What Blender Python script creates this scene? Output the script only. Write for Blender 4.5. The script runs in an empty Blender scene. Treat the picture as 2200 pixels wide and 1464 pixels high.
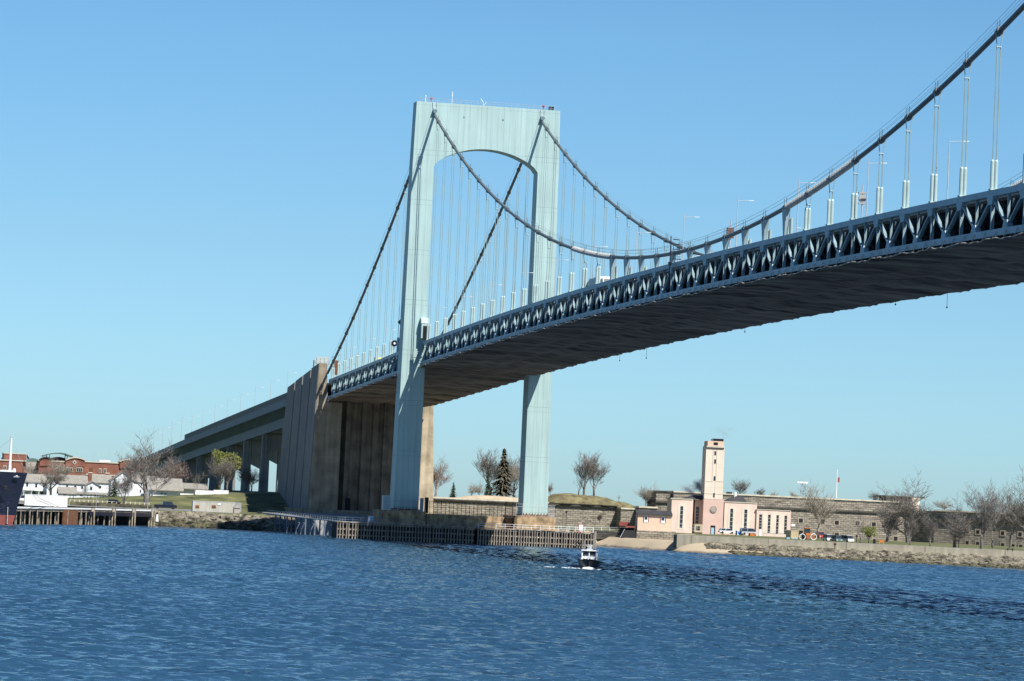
import bpy, bmesh, math, random
from mathutils import Vector, Matrix
random.seed(7)
R = math.radians
scene = bpy.context.scene
col = scene.collection

# ---------------------------------------------------------------- camera
W, H = 2200.0, 1464.0
CAM = Vector((832.67, -152.90, 9.80)); FPX = 7233.6
yaw, pit, rol = R(168.9865), R(2.8067), R(2.6136)
fwd = Vector((math.cos(yaw)*math.cos(pit), math.sin(yaw)*math.cos(pit), math.sin(pit)))
rt0 = Vector((math.sin(yaw), -math.cos(yaw), 0)); up0 = rt0.cross(fwd)
RT = rt0*math.cos(rol) + up0*math.sin(rol)
UP = up0*math.cos(rol) - rt0*math.sin(rol)
cd = bpy.data.cameras.new('camera'); cam = bpy.data.objects.new('camera', cd); col.objects.link(cam)
cd.sensor_width = 36.0; cd.sensor_fit = 'HORIZONTAL'; cd.lens = 36.0*FPX/W
cd.clip_start = 1.0; cd.clip_end = 60000.0
m3 = Matrix((RT, UP, -fwd)).transposed()
cam.matrix_world = Matrix.Translation(CAM) @ m3.to_4x4()
scene.camera = cam

def G(px, py, X):
    """world point of a photograph pixel on the plane at distance X (every object keeps its own X and true size)"""
    d = fwd + RT*((px-W/2)/FPX) - UP*((py-H/2)/FPX)
    return CAM + d*((X-CAM.x)/d.x)
def GY(px, X): return G(px, 1090 + (px-1100)*0.0457, X).y
def hz(px): return 1087.1 + (px-1100)*0.0457

# ---------------------------------------------------------------- light
SUN = Vector((0.70, 0.335, 1.0)).normalized()
elev = math.asin(SUN.z)
sl = bpy.data.lights.new('sun', 'SUN'); sl.energy = 5.0; sl.angle = R(0.53); sl.color = (1.0, 0.95, 0.87)
so = bpy.data.objects.new('sun', sl); col.objects.link(so)
so.rotation_euler = SUN.to_track_quat('Z', 'Y').to_euler(); so.location = (300, 200, 400)

w = bpy.data.worlds.new('World'); scene.world = w; w.use_nodes = True
nt = w.node_tree; nt.nodes.clear()
def N(t, **k):
    n = nt.nodes.new(t)
    for a, b in k.items(): setattr(n, a, b)
    return n
sky = N('ShaderNodeTexSky'); sky.sky_type = 'NISHITA'; sky.sun_disc = False
sky.sun_elevation = elev; sky.sun_rotation = math.atan2(SUN.x, SUN.y)
sky.altitude = 0; sky.air_density = 1.0; sky.dust_density = 0.35; sky.ozone_density = 2.2
tc = N('ShaderNodeTexCoord'); sp = N('ShaderNodeSeparateXYZ'); nt.links.new(tc.outputs['Generated'], sp.inputs[0])
rp = N('ShaderNodeValToRGB'); mr = N('ShaderNodeMapRange'); mr.inputs[1].default_value = 0.0; mr.inputs[2].default_value = 0.30
nt.links.new(sp.outputs['Z'], mr.inputs[0]); nt.links.new(mr.outputs[0], rp.inputs[0])
SKYT = [(0.000, (0.447, 0.685, 0.971)), (0.075, (0.410, 0.661, 0.966)), (0.250, (0.408, 0.616, 0.812)), (0.460, (0.394, 0.628, 0.799)), (1.000, (0.270, 0.420, 0.586))]
el = rp.color_ramp.elements
el[0].position = 0; el[0].color = (*SKYT[0][1], 1); el[1].position = 1; el[1].color = (*SKYT[-1][1], 1)
for p_, c_ in SKYT[1:-1]:
    e = el.new(p_); e.color = (*c_, 1)
mx = N('ShaderNodeMixRGB', blend_type='MULTIPLY'); mx.inputs[0].default_value = 1
nt.links.new(sky.outputs[0], mx.inputs[1]); nt.links.new(rp.outputs[0], mx.inputs[2])
bg = N('ShaderNodeBackground'); bg.inputs[1].default_value = 0.10
ow = N('ShaderNodeOutputWorld'); nt.links.new(mx.outputs[0], bg.inputs[0]); nt.links.new(bg.outputs[0], ow.inputs[0])

scene.render.engine = 'CYCLES'
scene.view_settings.view_transform = 'Standard'; scene.view_settings.look = 'None'
scene.view_settings.exposure = 0.62; scene.view_settings.gamma = 1.0
scene.render.resolution_x = 1024; scene.render.resolution_y = 681

# ---------------------------------------------------------------- materials
def srgb(r, g, b):
    f = lambda c: (c/255/12.92) if c/255 <= 0.04045 else ((c/255+0.055)/1.055)**2.4
    return (f(r), f(g), f(b))
def mat(name, c, rough=0.7, var=0.12, scale=0.5, c2=None, metal=0.0, bump=0.0, bscale=6.0, stretch=(1, 1, 1), spec=0.4, detail=4):
    m = bpy.data.materials.new(name); m.use_nodes = True; t = m.node_tree; L = t.links
    b = t.nodes['Principled BSDF']; b.inputs['Roughness'].default_value = rough; b.inputs['Metallic'].default_value = metal
    b.inputs['Specular IOR Level'].default_value = spec
    tc = t.nodes.new('ShaderNodeTexCoord'); mp = t.nodes.new('ShaderNodeMapping'); mp.inputs['Scale'].default_value = stretch
    L.new(tc.outputs['Object'], mp.inputs[0])
    n = t.nodes.new('ShaderNodeTexNoise'); n.inputs['Scale'].default_value = scale; n.inputs['Detail'].default_value = detail
    L.new(mp.outputs[0], n.inputs['Vector'])
    r = t.nodes.new('ShaderNodeValToRGB'); e = r.color_ramp.elements
    a = [max(0, x*(1-var)) for x in c]; z = [x*(1+var) for x in (c2 or c)]
    e[0].position = 0.32; e[0].color = (*a, 1); e[1].position = 0.68; e[1].color = (*z, 1)
    L.new(n.outputs['Fac'], r.inputs[0]); L.new(r.outputs[0], b.inputs['Base Color'])
    if bump:
        n2 = t.nodes.new('ShaderNodeTexNoise'); n2.inputs['Scale'].default_value = bscale; n2.inputs['Detail'].default_value = 5
        L.new(mp.outputs[0], n2.inputs['Vector'])
        bp = t.nodes.new('ShaderNodeBump'); bp.inputs['Strength'].default_value = bump; bp.inputs['Distance'].default_value = 0.3
        L.new(n2.outputs['Fac'], bp.inputs['Height']); L.new(bp.outputs[0], b.inputs['Normal'])
    return m
def seams(m, specs, dark=0.72, streak=0.0, sscale=0.8):
    """thin darker plate seams: specs = [(axis, period, width, offset)]; streak = vertical weather streaks"""
    t = m.node_tree; L = t.links; b = t.nodes['Principled BSDF']
    src = b.inputs['Base Color'].links[0].from_socket
    tc = t.nodes.new('ShaderNodeTexCoord'); s = t.nodes.new('ShaderNodeSeparateXYZ'); L.new(tc.outputs['Object'], s.inputs[0])
    acc = None
    for ax, per, wd, off in specs:
        a = t.nodes.new('ShaderNodeMath'); a.operation = 'ADD'; a.inputs[1].default_value = off + per*500; L.new(s.outputs[ax], a.inputs[0])
        q = t.nodes.new('ShaderNodeMath'); q.operation = 'MODULO'; q.inputs[1].default_value = per; L.new(a.outputs[0], q.inputs[0])
        c = t.nodes.new('ShaderNodeMath'); c.operation = 'LESS_THAN'; c.inputs[1].default_value = wd; L.new(q.outputs[0], c.inputs[0])
        if acc is None: acc = c
        else:
            o = t.nodes.new('ShaderNodeMath'); o.operation = 'MAXIMUM'; L.new(acc.outputs[0], o.inputs[0]); L.new(c.outputs[0], o.inputs[1]); acc = o
    mx = t.nodes.new('ShaderNodeMixRGB'); mx.blend_type = 'MULTIPLY'; mx.inputs[2].default_value = (dark, dark, dark, 1)
    L.new(acc.outputs[0], mx.inputs[0]); L.new(src, mx.inputs[1]); out = mx.outputs[0]
    if streak:
        mp = t.nodes.new('ShaderNodeMapping'); mp.inputs['Scale'].default_value = (sscale, sscale, sscale*0.05)
        L.new(tc.outputs['Object'], mp.inputs[0]); n = t.nodes.new('ShaderNodeTexNoise'); n.inputs['Scale'].default_value = 1.6; n.inputs['Detail'].default_value = 5
        L.new(mp.outputs[0], n.inputs['Vector'])
        r = t.nodes.new('ShaderNodeMapRange'); r.inputs[1].default_value = 0.35; r.inputs[2].default_value = 0.7; r.inputs[3].default_value = 1.0; r.inputs[4].default_value = 1-streak
        L.new(n.outputs['Fac'], r.inputs[0]); m2 = t.nodes.new('ShaderNodeMixRGB'); m2.blend_type = 'MULTIPLY'; m2.inputs[0].default_value = 1
        L.new(out, m2.inputs[1]); L.new(r.outputs[0], m2.inputs[2]); out = m2.outputs[0]
    L.new(out, b.inputs['Base Color'])
    return m
def stone(name, c1, c2, mortar, bw=1.6, rh=0.62, var=0.5):
    m = bpy.data.materials.new(name); m.use_nodes = True; t = m.node_tree; L = t.links; b = t.nodes['Principled BSDF']
    b.inputs['Roughness'].default_value = 0.92; b.inputs['Specular IOR Level'].default_value = 0.2
    tc = t.nodes.new('ShaderNodeTexCoord'); s = t.nodes.new('ShaderNodeSeparateXYZ'); L.new(tc.outputs['Object'], s.inputs[0])
    ad = t.nodes.new('ShaderNodeMath'); ad.operation = 'ADD'; L.new(s.outputs[0], ad.inputs[0]); L.new(s.outputs[1], ad.inputs[1])
    cb = t.nodes.new('ShaderNodeCombineXYZ'); L.new(ad.outputs[0], cb.inputs[0]); L.new(s.outputs[2], cb.inputs[1])
    nd = t.nodes.new('ShaderNodeTexNoise'); nd.inputs['Scale'].default_value = 0.35; L.new(tc.outputs['Object'], nd.inputs['Vector'])
    vm = t.nodes.new('ShaderNodeMixRGB'); vm.blend_type = 'ADD'; vm.inputs[0].default_value = 0.22; L.new(cb.outputs[0], vm.inputs[1]); L.new(nd.outputs['Color'], vm.inputs[2])
    br = t.nodes.new('ShaderNodeTexBrick'); br.inputs['Scale'].default_value = 1; br.inputs['Brick Width'].default_value = bw; br.inputs['Row Height'].default_value = rh
    br.inputs['Mortar Size'].default_value = 0.06; br.inputs['Bias'].default_value = -0.1
    br.inputs['Color1'].default_value = (*c1, 1); br.inputs['Color2'].default_value = (*c2, 1); br.inputs['Mortar'].default_value = (*mortar, 1)
    L.new(vm.outputs[0], br.inputs['Vector'])
    mp = t.nodes.new('ShaderNodeMapping'); mp.inputs['Scale'].default_value = (0.35, 0.35, 1.9); L.new(tc.outputs['Object'], mp.inputs[0])
    n = t.nodes.new('ShaderNodeTexNoise'); n.inputs['Scale'].default_value = 0.9; n.inputs['Detail'].default_value = 8; n.inputs['Roughness'].default_value = 0.7; L.new(mp.outputs[0], n.inputs['Vector'])
    r = t.nodes.new('ShaderNodeMapRange'); r.inputs[1].default_value = 0.34; r.inputs[2].default_value = 0.56; r.inputs[3].default_value = 1-var; r.inputs[4].default_value = 1.18
    L.new(n.outputs['Fac'], r.inputs[0])
    mu = t.nodes.new('ShaderNodeMixRGB'); mu.blend_type = 'MULTIPLY'; mu.inputs[0].default_value = 1; L.new(br.outputs['Color'], mu.inputs[1]); L.new(r.outputs[0], mu.inputs[2])
    L.new(mu.outputs[0], b.inputs['Base Color'])
    bp = t.nodes.new('ShaderNodeBump'); bp.inputs['Strength'].default_value = 0.6; bp.inputs['Distance'].default_value = 0.12; L.new(br.outputs['Fac'], bp.inputs['Height']); bp.invert = True
    L.new(bp.outputs[0], b.inputs['Normal'])
    return m

M = {}
steel = (0.36, 0.505, 0.495)
M['tower'] = seams(mat('tower_steel', steel, 0.55, 0.05, 0.12), [(1, 1.46, 0.055, 0.3), (2, 12.6, 0.10, 3.0), (2, 12.6, 0.07, 4.2)], 0.66, 0.17)
M['steel'] = mat('painted_steel', (0.28, 0.38, 0.40), 0.5, 0.12, 0.4, c2=(0.27, 0.35, 0.38))
M['truss'] = mat('truss_steel', (0.27, 0.40, 0.45), 0.5, 0.22, 0.6, c2=(0.25, 0.36, 0.42))
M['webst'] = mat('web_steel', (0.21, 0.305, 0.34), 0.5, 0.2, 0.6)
M['inner'] = mat('shaded_interior_steel', (0.05, 0.075, 0.10), 0.7, 0.2, 0.6)  # shade inside the truss put into a darker copy of the steel
M['fascia'] = mat('fascia_steel', (0.070, 0.112, 0.160), 0.6, 0.15, 0.3)
M['rope'] = mat('suspender_rope', (0.26, 0.36, 0.36), 0.6, 0.1)
M['sleeve'] = mat('sleeve_paint', (0.36, 0.47, 0.465), 0.45, 0.1)
M['cable'] = mat('cable_wrap', (0.10, 0.125, 0.135), 0.5, 0.15, 0.6)
M['coil'] = mat('bare_coil', (0.42, 0.43, 0.41), 0.6, 0.2, 2)
M['net'] = mat('debris_net', (0.085, 0.066, 0.054), 0.95, 0.55, 0.3, stretch=(1, 0.16, 1), c2=(0.165, 0.133, 0.108), bump=0.5, bscale=0.8)
M['netedge'] = mat('net_edge', (0.42, 0.36, 0.30), 0.8, 0.3, 1)
M['asphalt'] = mat('asphalt', (0.055, 0.055, 0.058), 0.9, 0.2, 1)
M['concrete'] = seams(mat('concrete', (0.36, 0.295, 0.20), 0.9, 0.16, 0.25, c2=(0.46, 0.38, 0.265), bump=0.2, bscale=1), [(2, 2.4, 0.08, 0)], 0.85, 0.38, 0.5)
M['concrete_dark'] = seams(mat('shaded_stained_concrete', (0.15, 0.122, 0.092), 0.9, 0.22, 0.25, c2=(0.21, 0.175, 0.13), bump=0.2, bscale=1), [(2, 2.4, 0.08, 0)], 0.85, 0.5, 0.5)  # stains and streaks, with the deck's shade also put into the colour
M['concrete_mid'] = seams(mat('shaded_tan_concrete', (0.26, 0.215, 0.155), 0.9, 0.16, 0.25, c2=(0.33, 0.275, 0.20), bump=0.2, bscale=1), [(2, 2.4, 0.08, 0)], 0.85, 0.4, 0.5)  # darker copy of the tan concrete, the near pier's shade painted in
M['concrete_side'] = seams(mat('concrete_side', (0.215, 0.225, 0.225), 0.9, 0.10, 0.2, bump=0.2), [(2, 2.4, 0.06, 0)], 0.9, 0.22, 0.5)  # bluish copy of the concrete, sky-lit shade of the anchorage side painted in
M['capcon'] = seams(mat('rusty_concrete', (0.28, 0.20, 0.12), 0.9, 0.35, 0.7, c2=(0.40, 0.29, 0.17)), [(2, 1.2, 0.08, 0), (1, 2.5, 0.08, 0)], 0.75, 0.4, 0.8)
M['seawall'] = seams(mat('seawall_concrete', (0.40, 0.37, 0.29), 0.9, 0.12, 0.4), [(0, 9.0, 0.15, 0)], 0.6, 0.25, 0.6)
M['pinkwall'] = seams(mat('pink_stucco', (0.72, 0.56, 0.48), 0.9, 0.07, 0.3), [(2, 4.6, 0.05, 1.0)], 0.85, 0.08)
M['pinkdark'] = mat('rose_stucco', (0.62, 0.44, 0.38), 0.9, 0.06, 0.3)
M['cream'] = seams(mat('cream_stucco', (0.72, 0.62, 0.515), 0.9, 0.06, 0.3), [(2, 7.0, 0.06, 0.5)], 0.8, 0.08)
M['salmon'] = mat('salmon_siding', (0.66, 0.49, 0.37), 0.9, 0.06, 0.3)
M['white'] = mat('white_paint', (0.74, 0.75, 0.75), 0.6, 0.06, 0.6)
M['siding'] = seams(mat('white_siding', (0.68, 0.72, 0.76), 0.7, 0.05, 0.5), [(2, 0.4, 0.05, 0)], 0.9)
M['roof'] = mat('grey_shingle', (0.235, 0.225, 0.20), 0.95, 0.18, 1.0, stretch=(1, 1, 3))
M['darkroof'] = mat('dark_roof', (0.04, 0.04, 0.045), 0.8, 0.2)
M['greenroof'] = mat('green_copper_roof', (0.09, 0.15, 0.14), 0.5, 0.2)
M['brick'] = seams(mat('red_brick', (0.19, 0.078, 0.058), 0.92, 0.16, 0.3, c2=(0.235, 0.10, 0.07)), [(2, 0.75, 0.12, 0)], 0.86)
M['trim'] = mat('stone_trim', (0.50, 0.46, 0.38), 0.9, 0.08)
M['greywall'] = mat('grey_wall', (0.36, 0.33, 0.30), 0.9, 0.08)
M['glass'] = mat('dark_glass', (0.025, 0.035, 0.05), 0.12, 0.3, 1.0, spec=0.6)
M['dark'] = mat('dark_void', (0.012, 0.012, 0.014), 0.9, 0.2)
M['fort'] = stone('fort_stone', (0.32, 0.285, 0.23), (0.20, 0.182, 0.153), (0.085, 0.078, 0.066))
M['fortcap'] = mat('fort_coping', (0.52, 0.48, 0.38), 0.9, 0.15, 0.5)
M['ledge'] = mat('dark_cornice', (0.06, 0.055, 0.047), 0.9, 0.3, 0.5)
M['embr'] = mat('embrasure_frame', (0.30, 0.26, 0.205), 0.9, 0.2, 0.7)
M['rock'] = mat('rock', (0.07, 0.062, 0.045), 0.95, 0.35, 0.4, c2=(0.20, 0.18, 0.135))
M['rockdark'] = mat('wet_rock', (0.022, 0.020, 0.014), 0.8, 0.4, 0.6, c2=(0.085, 0.08, 0.045))
M['sand'] = mat('sand', (0.36, 0.29, 0.20), 0.95, 0.12, 0.25, c2=(0.44, 0.36, 0.26), bump=0.3, bscale=1.5)
M['grass'] = mat('grass', (0.085, 0.125, 0.03), 0.95, 0.25, 0.15, c2=(0.145, 0.165, 0.05))
M['earth'] = mat('dry_mound', (0.12, 0.095, 0.055), 0.98, 0.35, 0.5, c2=(0.15, 0.135, 0.065), bump=0.6, bscale=1.0)
M['bark'] = mat('bark', (0.165, 0.15, 0.135), 0.95, 0.25, 1.5)
M['barkpale'] = mat('pale_bark', (0.30, 0.27, 0.22), 0.95, 0.3, 1.2)
M['barkred'] = mat('reddish_twigs', (0.20, 0.15, 0.13), 0.95, 0.25, 1.5)
M['needle'] = mat('needles', (0.035, 0.055, 0.028), 0.9, 0.35, 1.2)
M['needlebrown'] = mat('sparse_needles', (0.085, 0.078, 0.052), 0.9, 0.35, 1.2)
M['willow'] = mat('willow_leaf', (0.13, 0.155, 0.035), 0.8, 0.3, 0.8, c2=(0.19, 0.205, 0.06))
M['timber'] = mat('weathered_timber', (0.11, 0.093, 0.078), 0.95, 0.45, 0.9, c2=(0.31, 0.275, 0.23), stretch=(1, 1, 0.25))
M['timberdark'] = mat('tarred_timber', (0.025, 0.022, 0.02), 0.9, 0.4, 1)
M['pile'] = mat('pier_pile', (0.19, 0.16, 0.12), 0.95, 0.35, 0.8, c2=(0.30, 0.26, 0.20))
M['rust'] = mat('rust', (0.16, 0.07, 0.035), 0.9, 0.3, 1)
M['galv'] = mat('galvanised', (0.42, 0.45, 0.47), 0.5, 0.1)
M['bluesteel'] = mat('blue_dock_steel', (0.09, 0.125, 0.19), 0.6, 0.25, 0.6, c2=(0.14, 0.17, 0.22))
M['navy'] = mat('navy_hull', (0.007, 0.009, 0.024), 0.3, 0.15, 0.2, spec=0.5)
M['hullred'] = mat('red_boot_top', (0.21, 0.055, 0.045), 0.7, 0.2, 0.5)
M['black'] = mat('black_paint', (0.012, 0.012, 0.016), 0.3, 0.2)
M['red'] = mat('red_paint', (0.45, 0.03, 0.03), 0.4, 0.1)
M['orange'] = mat('orange_paint', (0.50, 0.16, 0.04), 0.5, 0.15)
M['yellow'] = mat('yellow_paint', (0.75, 0.62, 0.02), 0.5, 0.05)
M['blue'] = mat('blue_paint', (0.06, 0.18, 0.50), 0.5, 0.1)
M['skyblue'] = mat('light_blue_plastic', (0.28, 0.50, 0.60), 0.6, 0.1)
M['tan'] = mat('tan_container', (0.50, 0.42, 0.27), 0.7, 0.08)
seams(M['tan'], [(1, 0.5, 0.12, 0)], 0.75)
M['boxwhite'] = seams(mat('white_container', (0.72, 0.72, 0.69), 0.6, 0.04), [(1, 0.6, 0.10, 0)], 0.9)
M['trailer'] = seams(mat('weathered_trailer', (0.42, 0.41, 0.35), 0.7, 0.12, 0.4), [(1, 1.2, 0.08, 0)], 0.8, 0.2)
M['tyre'] = mat('tyre', (0.02, 0.02, 0.02), 0.9, 0.1)
M['foam'] = mat('foam', (0.75, 0.78, 0.80), 0.8, 0.1, 2)
M['smoke'] = mat('smoke_placeholder', (0.2, 0.22, 0.3), 1.0)
M['parapet'] = mat('barrier_paint', (0.24, 0.30, 0.34), 0.7, 0.1)
M['tanrail'] = seams(mat('fence_mesh_panel', (0.12, 0.145, 0.15), 0.8, 0.1), [(0, 3.0, 0.35, 0)], 0.55)

# ---------------------------------------------------------------- mesh helpers
class MB:
    def __init__(s): s.v = []; s.f = []
    def add(s, vs, fs):
        o = len(s.v); s.v += [tuple(v) for v in vs]; s.f += [tuple(i+o for i in f) for f in fs]; return s
    def box(s, x0, x1, y0, y1, z0, z1):
        return s.add([(x0,y0,z0),(x1,y0,z0),(x1,y1,z0),(x0,y1,z0),(x0,y0,z1),(x1,y0,z1),(x1,y1,z1),(x0,y1,z1)],
                     [(0,3,2,1),(4,5,6,7),(0,1,5,4),(1,2,6,5),(2,3,7,6),(3,0,4,7)])
    def hexa(s, b, t):   # bottom ring / top ring (same count, counter-clockwise seen from above)
        n = len(b)
        return s.add(list(b)+list(t), [tuple(range(n-1,-1,-1)), tuple(range(n,2*n))] + [(i,(i+1)%n,n+(i+1)%n,n+i) for i in range(n)])
    def bar(s, a, b, wy, wt, side=(0,1,0)):  # rectangular member a->b, width wy along 'side', wt across
        a = Vector(a); b = Vector(b); d = (b-a).normalized(); sd = Vector(side); t = d.cross(sd).normalized(); sd = t.cross(d).normalized()
        q = [sd*(wy/2)+t*(wt/2), -sd*(wy/2)+t*(wt/2), -sd*(wy/2)-t*(wt/2), sd*(wy/2)-t*(wt/2)]
        return s.add([a+k for k in q]+[b+k for k in q], [(0,1,2,3),(7,6,5,4),(0,4,5,1),(1,5,6,2),(2,6,7,3),(3,7,4,0)])
    def tube(s, pts, rad, n=6, cap=True):
        pts = [Vector(p) for p in pts]; k = len(pts)
        if not isinstance(rad, (list, tuple)): rad = [rad]*k
        o = len(s.v)
        for i, p in enumerate(pts):
            d = (pts[min(i+1,k-1)]-pts[max(i-1,0)]).normalized()
            a = Vector((0,0,1)) if abs(d.z) < 0.9 else Vector((1,0,0))
            u = d.cross(a).normalized(); w_ = d.cross(u)
            for j in range(n):
                t = 2*math.pi*j/n; s.v.append(tuple(p+(u*math.cos(t)+w_*math.sin(t))*rad[i]))
        for i in range(k-1):
            for j in range(n):
                s.f.append((o+i*n+j, o+i*n+(j+1)%n, o+(i+1)*n+(j+1)%n, o+(i+1)*n+j))
        if cap: s.f.append(tuple(o+j for j in range(n-1,-1,-1))); s.f.append(tuple(o+(k-1)*n+j for j in range(n)))
        return s
    def prism_x(s, poly, x0, x1):  # poly of (y,z) extruded along x
        n = len(poly); a = [(x0,y,z) for y,z in poly]; b = [(x1,y,z) for y,z in poly]
        return s.add(a+b, [tuple(range(n)), tuple(range(2*n-1,n-1,-1))]+[(i,n+i,n+(i+1)%n,(i+1)%n) for i in range(n)])
    def prism_y(s, poly, y0, y1):  # poly of (x,z)
        n = len(poly); a = [(x,y0,z) for x,z in poly]; b = [(x,y1,z) for x,z in poly]
        return s.add(a+b, [tuple(range(n)), tuple(range(2*n-1,n-1,-1))]+[(i,n+i,n+(i+1)%n,(i+1)%n) for i in range(n)])
    def sphere(s, c, r, n=8, sq=(1,1,1)):
        c = Vector(c); o = len(s.v); k = n//2
        for i in range(1, k):
            for j in range(n):
                a = math.pi*i/k; b = 2*math.pi*j/n
                s.v.append((c.x+r*sq[0]*math.sin(a)*math.cos(b), c.y+r*sq[1]*math.sin(a)*math.sin(b), c.z+r*sq[2]*math.cos(a)))
        s.v += [(c.x,c.y,c.z+r*sq[2]), (c.x,c.y,c.z-r*sq[2])]; T = len(s.v)-2
        for j in range(n): s.f.append((T, o+j, o+(j+1)%n)); s.f.append((T+1, o+(k-2)*n+(j+1)%n, o+(k-2)*n+j))
        for i in range(k-2):
            for j in range(n): s.f.append((o+i*n+j, o+(i+1)*n+j, o+(i+1)*n+(j+1)%n, o+i*n+(j+1)%n))
        return s
    def mesh(s, name, m, org=(0,0,0), smooth=False, fix=True):
        me = bpy.data.meshes.new(name)
        ox, oy, oz = org
        me.from_pydata([(x-ox, y-oy, z-oz) for x, y, z in s.v], [], s.f)
        if fix:
            b = bmesh.new(); b.from_mesh(me); bmesh.ops.recalc_face_normals(b, faces=b.faces); b.to_mesh(me); b.free()
        if smooth:
            me.polygons.foreach_set('use_smooth', [True]*len(me.polygons))
        me.materials.append(m); me.update(); return me
    def build(s, name, m, parent=None, org=None, smooth=False, label=None, fix=True):
        """one mesh object; verts are world coordinates, origin = the parent thing's base"""
        if org is None: org = root_loc(parent) if parent else (0,0,0)
        o = bpy.data.objects.new(name, s.mesh(name, m, org, smooth, fix)); col.objects.link(o)
        if parent: o.parent = parent
        else: o.location = org
        if label: o['label'] = label
        return o
def emit(name, items, m, cap=100):
    """items = [(priority, MB, parent)]: the cap most visible ones as objects of their own, the rest as one part"""
    items = sorted(items, key=lambda t: t[0])
    for _, b, par in items[:cap]: b.build(name, m, par)
    if items[cap:]:
        r = MB()
        for _, b, par in items[cap:]: r.add(b.v, b.f)
        o = r.build(name, m, items[cap][2]); o['kind'] = 'stuff'
def root_loc(o):
    while o.parent: o = o.parent
    return tuple(o.location)
def tag(o, label=None, cat=None, group=None, kind=None):
    if label: o['label'] = label
    if cat: o['category'] = cat
    if group: o['group'] = group
    if kind: o['kind'] = kind
    return o
def thing(name, label, cat, loc=(0,0,0), group=None, rz=0):
    o = bpy.data.objects.new(name, None); col.objects.link(o); o.location = loc; o.rotation_euler = (0,0,rz)
    o.empty_display_size = 0.5
    return tag(o, label, cat, group)
def copy_tree(o, parent=None):
    c = o.copy(); col.objects.link(c); c.parent = parent
    for ch in list(o.children): copy_tree(ch, c)
    return c
def single(mb, name, m, label, cat, org=(0,0,0), group=None, smooth=False):
    return tag(mb.build(name, m, None, org, smooth), label, cat, group)

# ================================================================ SETTING: water, ground
def water_mat():
    m = bpy.data.materials.new('water'); m.use_nodes = True; t = m.node_tree; L = t.links; b = t.nodes['Principled BSDF']
    b.inputs['Roughness'].default_value = 0.10; b.inputs['IOR'].default_value = 1.42; b.inputs['Specular IOR Level'].default_value = 0.8
    tc = t.nodes.new('ShaderNodeTexCoord')
    def noise(scale, st, det=3, rough=0.55, rz=0.0):
        mp = t.nodes.new('ShaderNodeMapping'); mp.inputs['Scale'].default_value = st; mp.inputs['Rotation'].default_value = (0,0,rz); L.new(tc.outputs['Object'], mp.inputs[0])
        n = t.nodes.new('ShaderNodeTexNoise'); n.inputs['Scale'].default_value = scale; n.inputs['Detail'].default_value = det; n.inputs['Roughness'].default_value = rough
        L.new(mp.outputs[0], n.inputs['Vector']); return n
    def vm(op, a, v):
        n = t.nodes.new('ShaderNodeVectorMath'); n.operation = op; L.new(a, n.inputs[0])
        if isinstance(v, tuple): n.inputs[1].default_value = v
        elif v is not None: L.new(v, n.inputs[1])
        return n.outputs[0]
    big = noise(0.02, (1, 0.16, 1), 5, 0.62, 0.25)
    r = t.nodes.new('ShaderNodeValToRGB'); e = r.color_ramp.elements
    e[0].position = 0.38; e[0].color = (*WC[0], 1); e[1].position = 0.64; e[1].color = (*WC[1], 1)
    L.new(big.outputs['Fac'], r.inputs[0]); L.new(r.outputs[0], b.inputs['Base Color'])
    amp = t.nodes.new('ShaderNodeMapRange'); amp.inputs[1].default_value = .36; amp.inputs[2].default_value = .64; amp.inputs[3].default_value = 0.75; amp.inputs[4].default_value = 1.25; L.new(big.outputs['Fac'], amp.inputs[0])
    n1 = noise(2.3, (1, .5, 1), 4, 0.7, 0.12); n2 = noise(0.22, (1, .45, 1), 3, 0.6, -0.15)
    a = vm('MULTIPLY', vm('SUBTRACT', n1.outputs['Color'], (.5,.5,.5)), (2.6, 1.6, 0)); c = vm('MULTIPLY', vm('SUBTRACT', n2.outputs['Color'], (.5,.5,.5)), (1.7, 1.0, 0))
    sm = t.nodes.new('ShaderNodeVectorMath'); sm.operation = 'SCALE'; L.new(vm('ADD', a, c), sm.inputs[0]); L.new(amp.outputs[0], sm.inputs['Scale'])
    g = t.nodes.new('ShaderNodeNewGeometry')
    L.new(vm('NORMALIZE', vm('ADD', sm.outputs[0], g.outputs['Normal']), None), b.inputs['Normal'])
    return m
WC = ((0.015, 0.050, 0.092), (0.023, 0.071, 0.127))
M['water'] = water_mat()
import numpy as np
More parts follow.
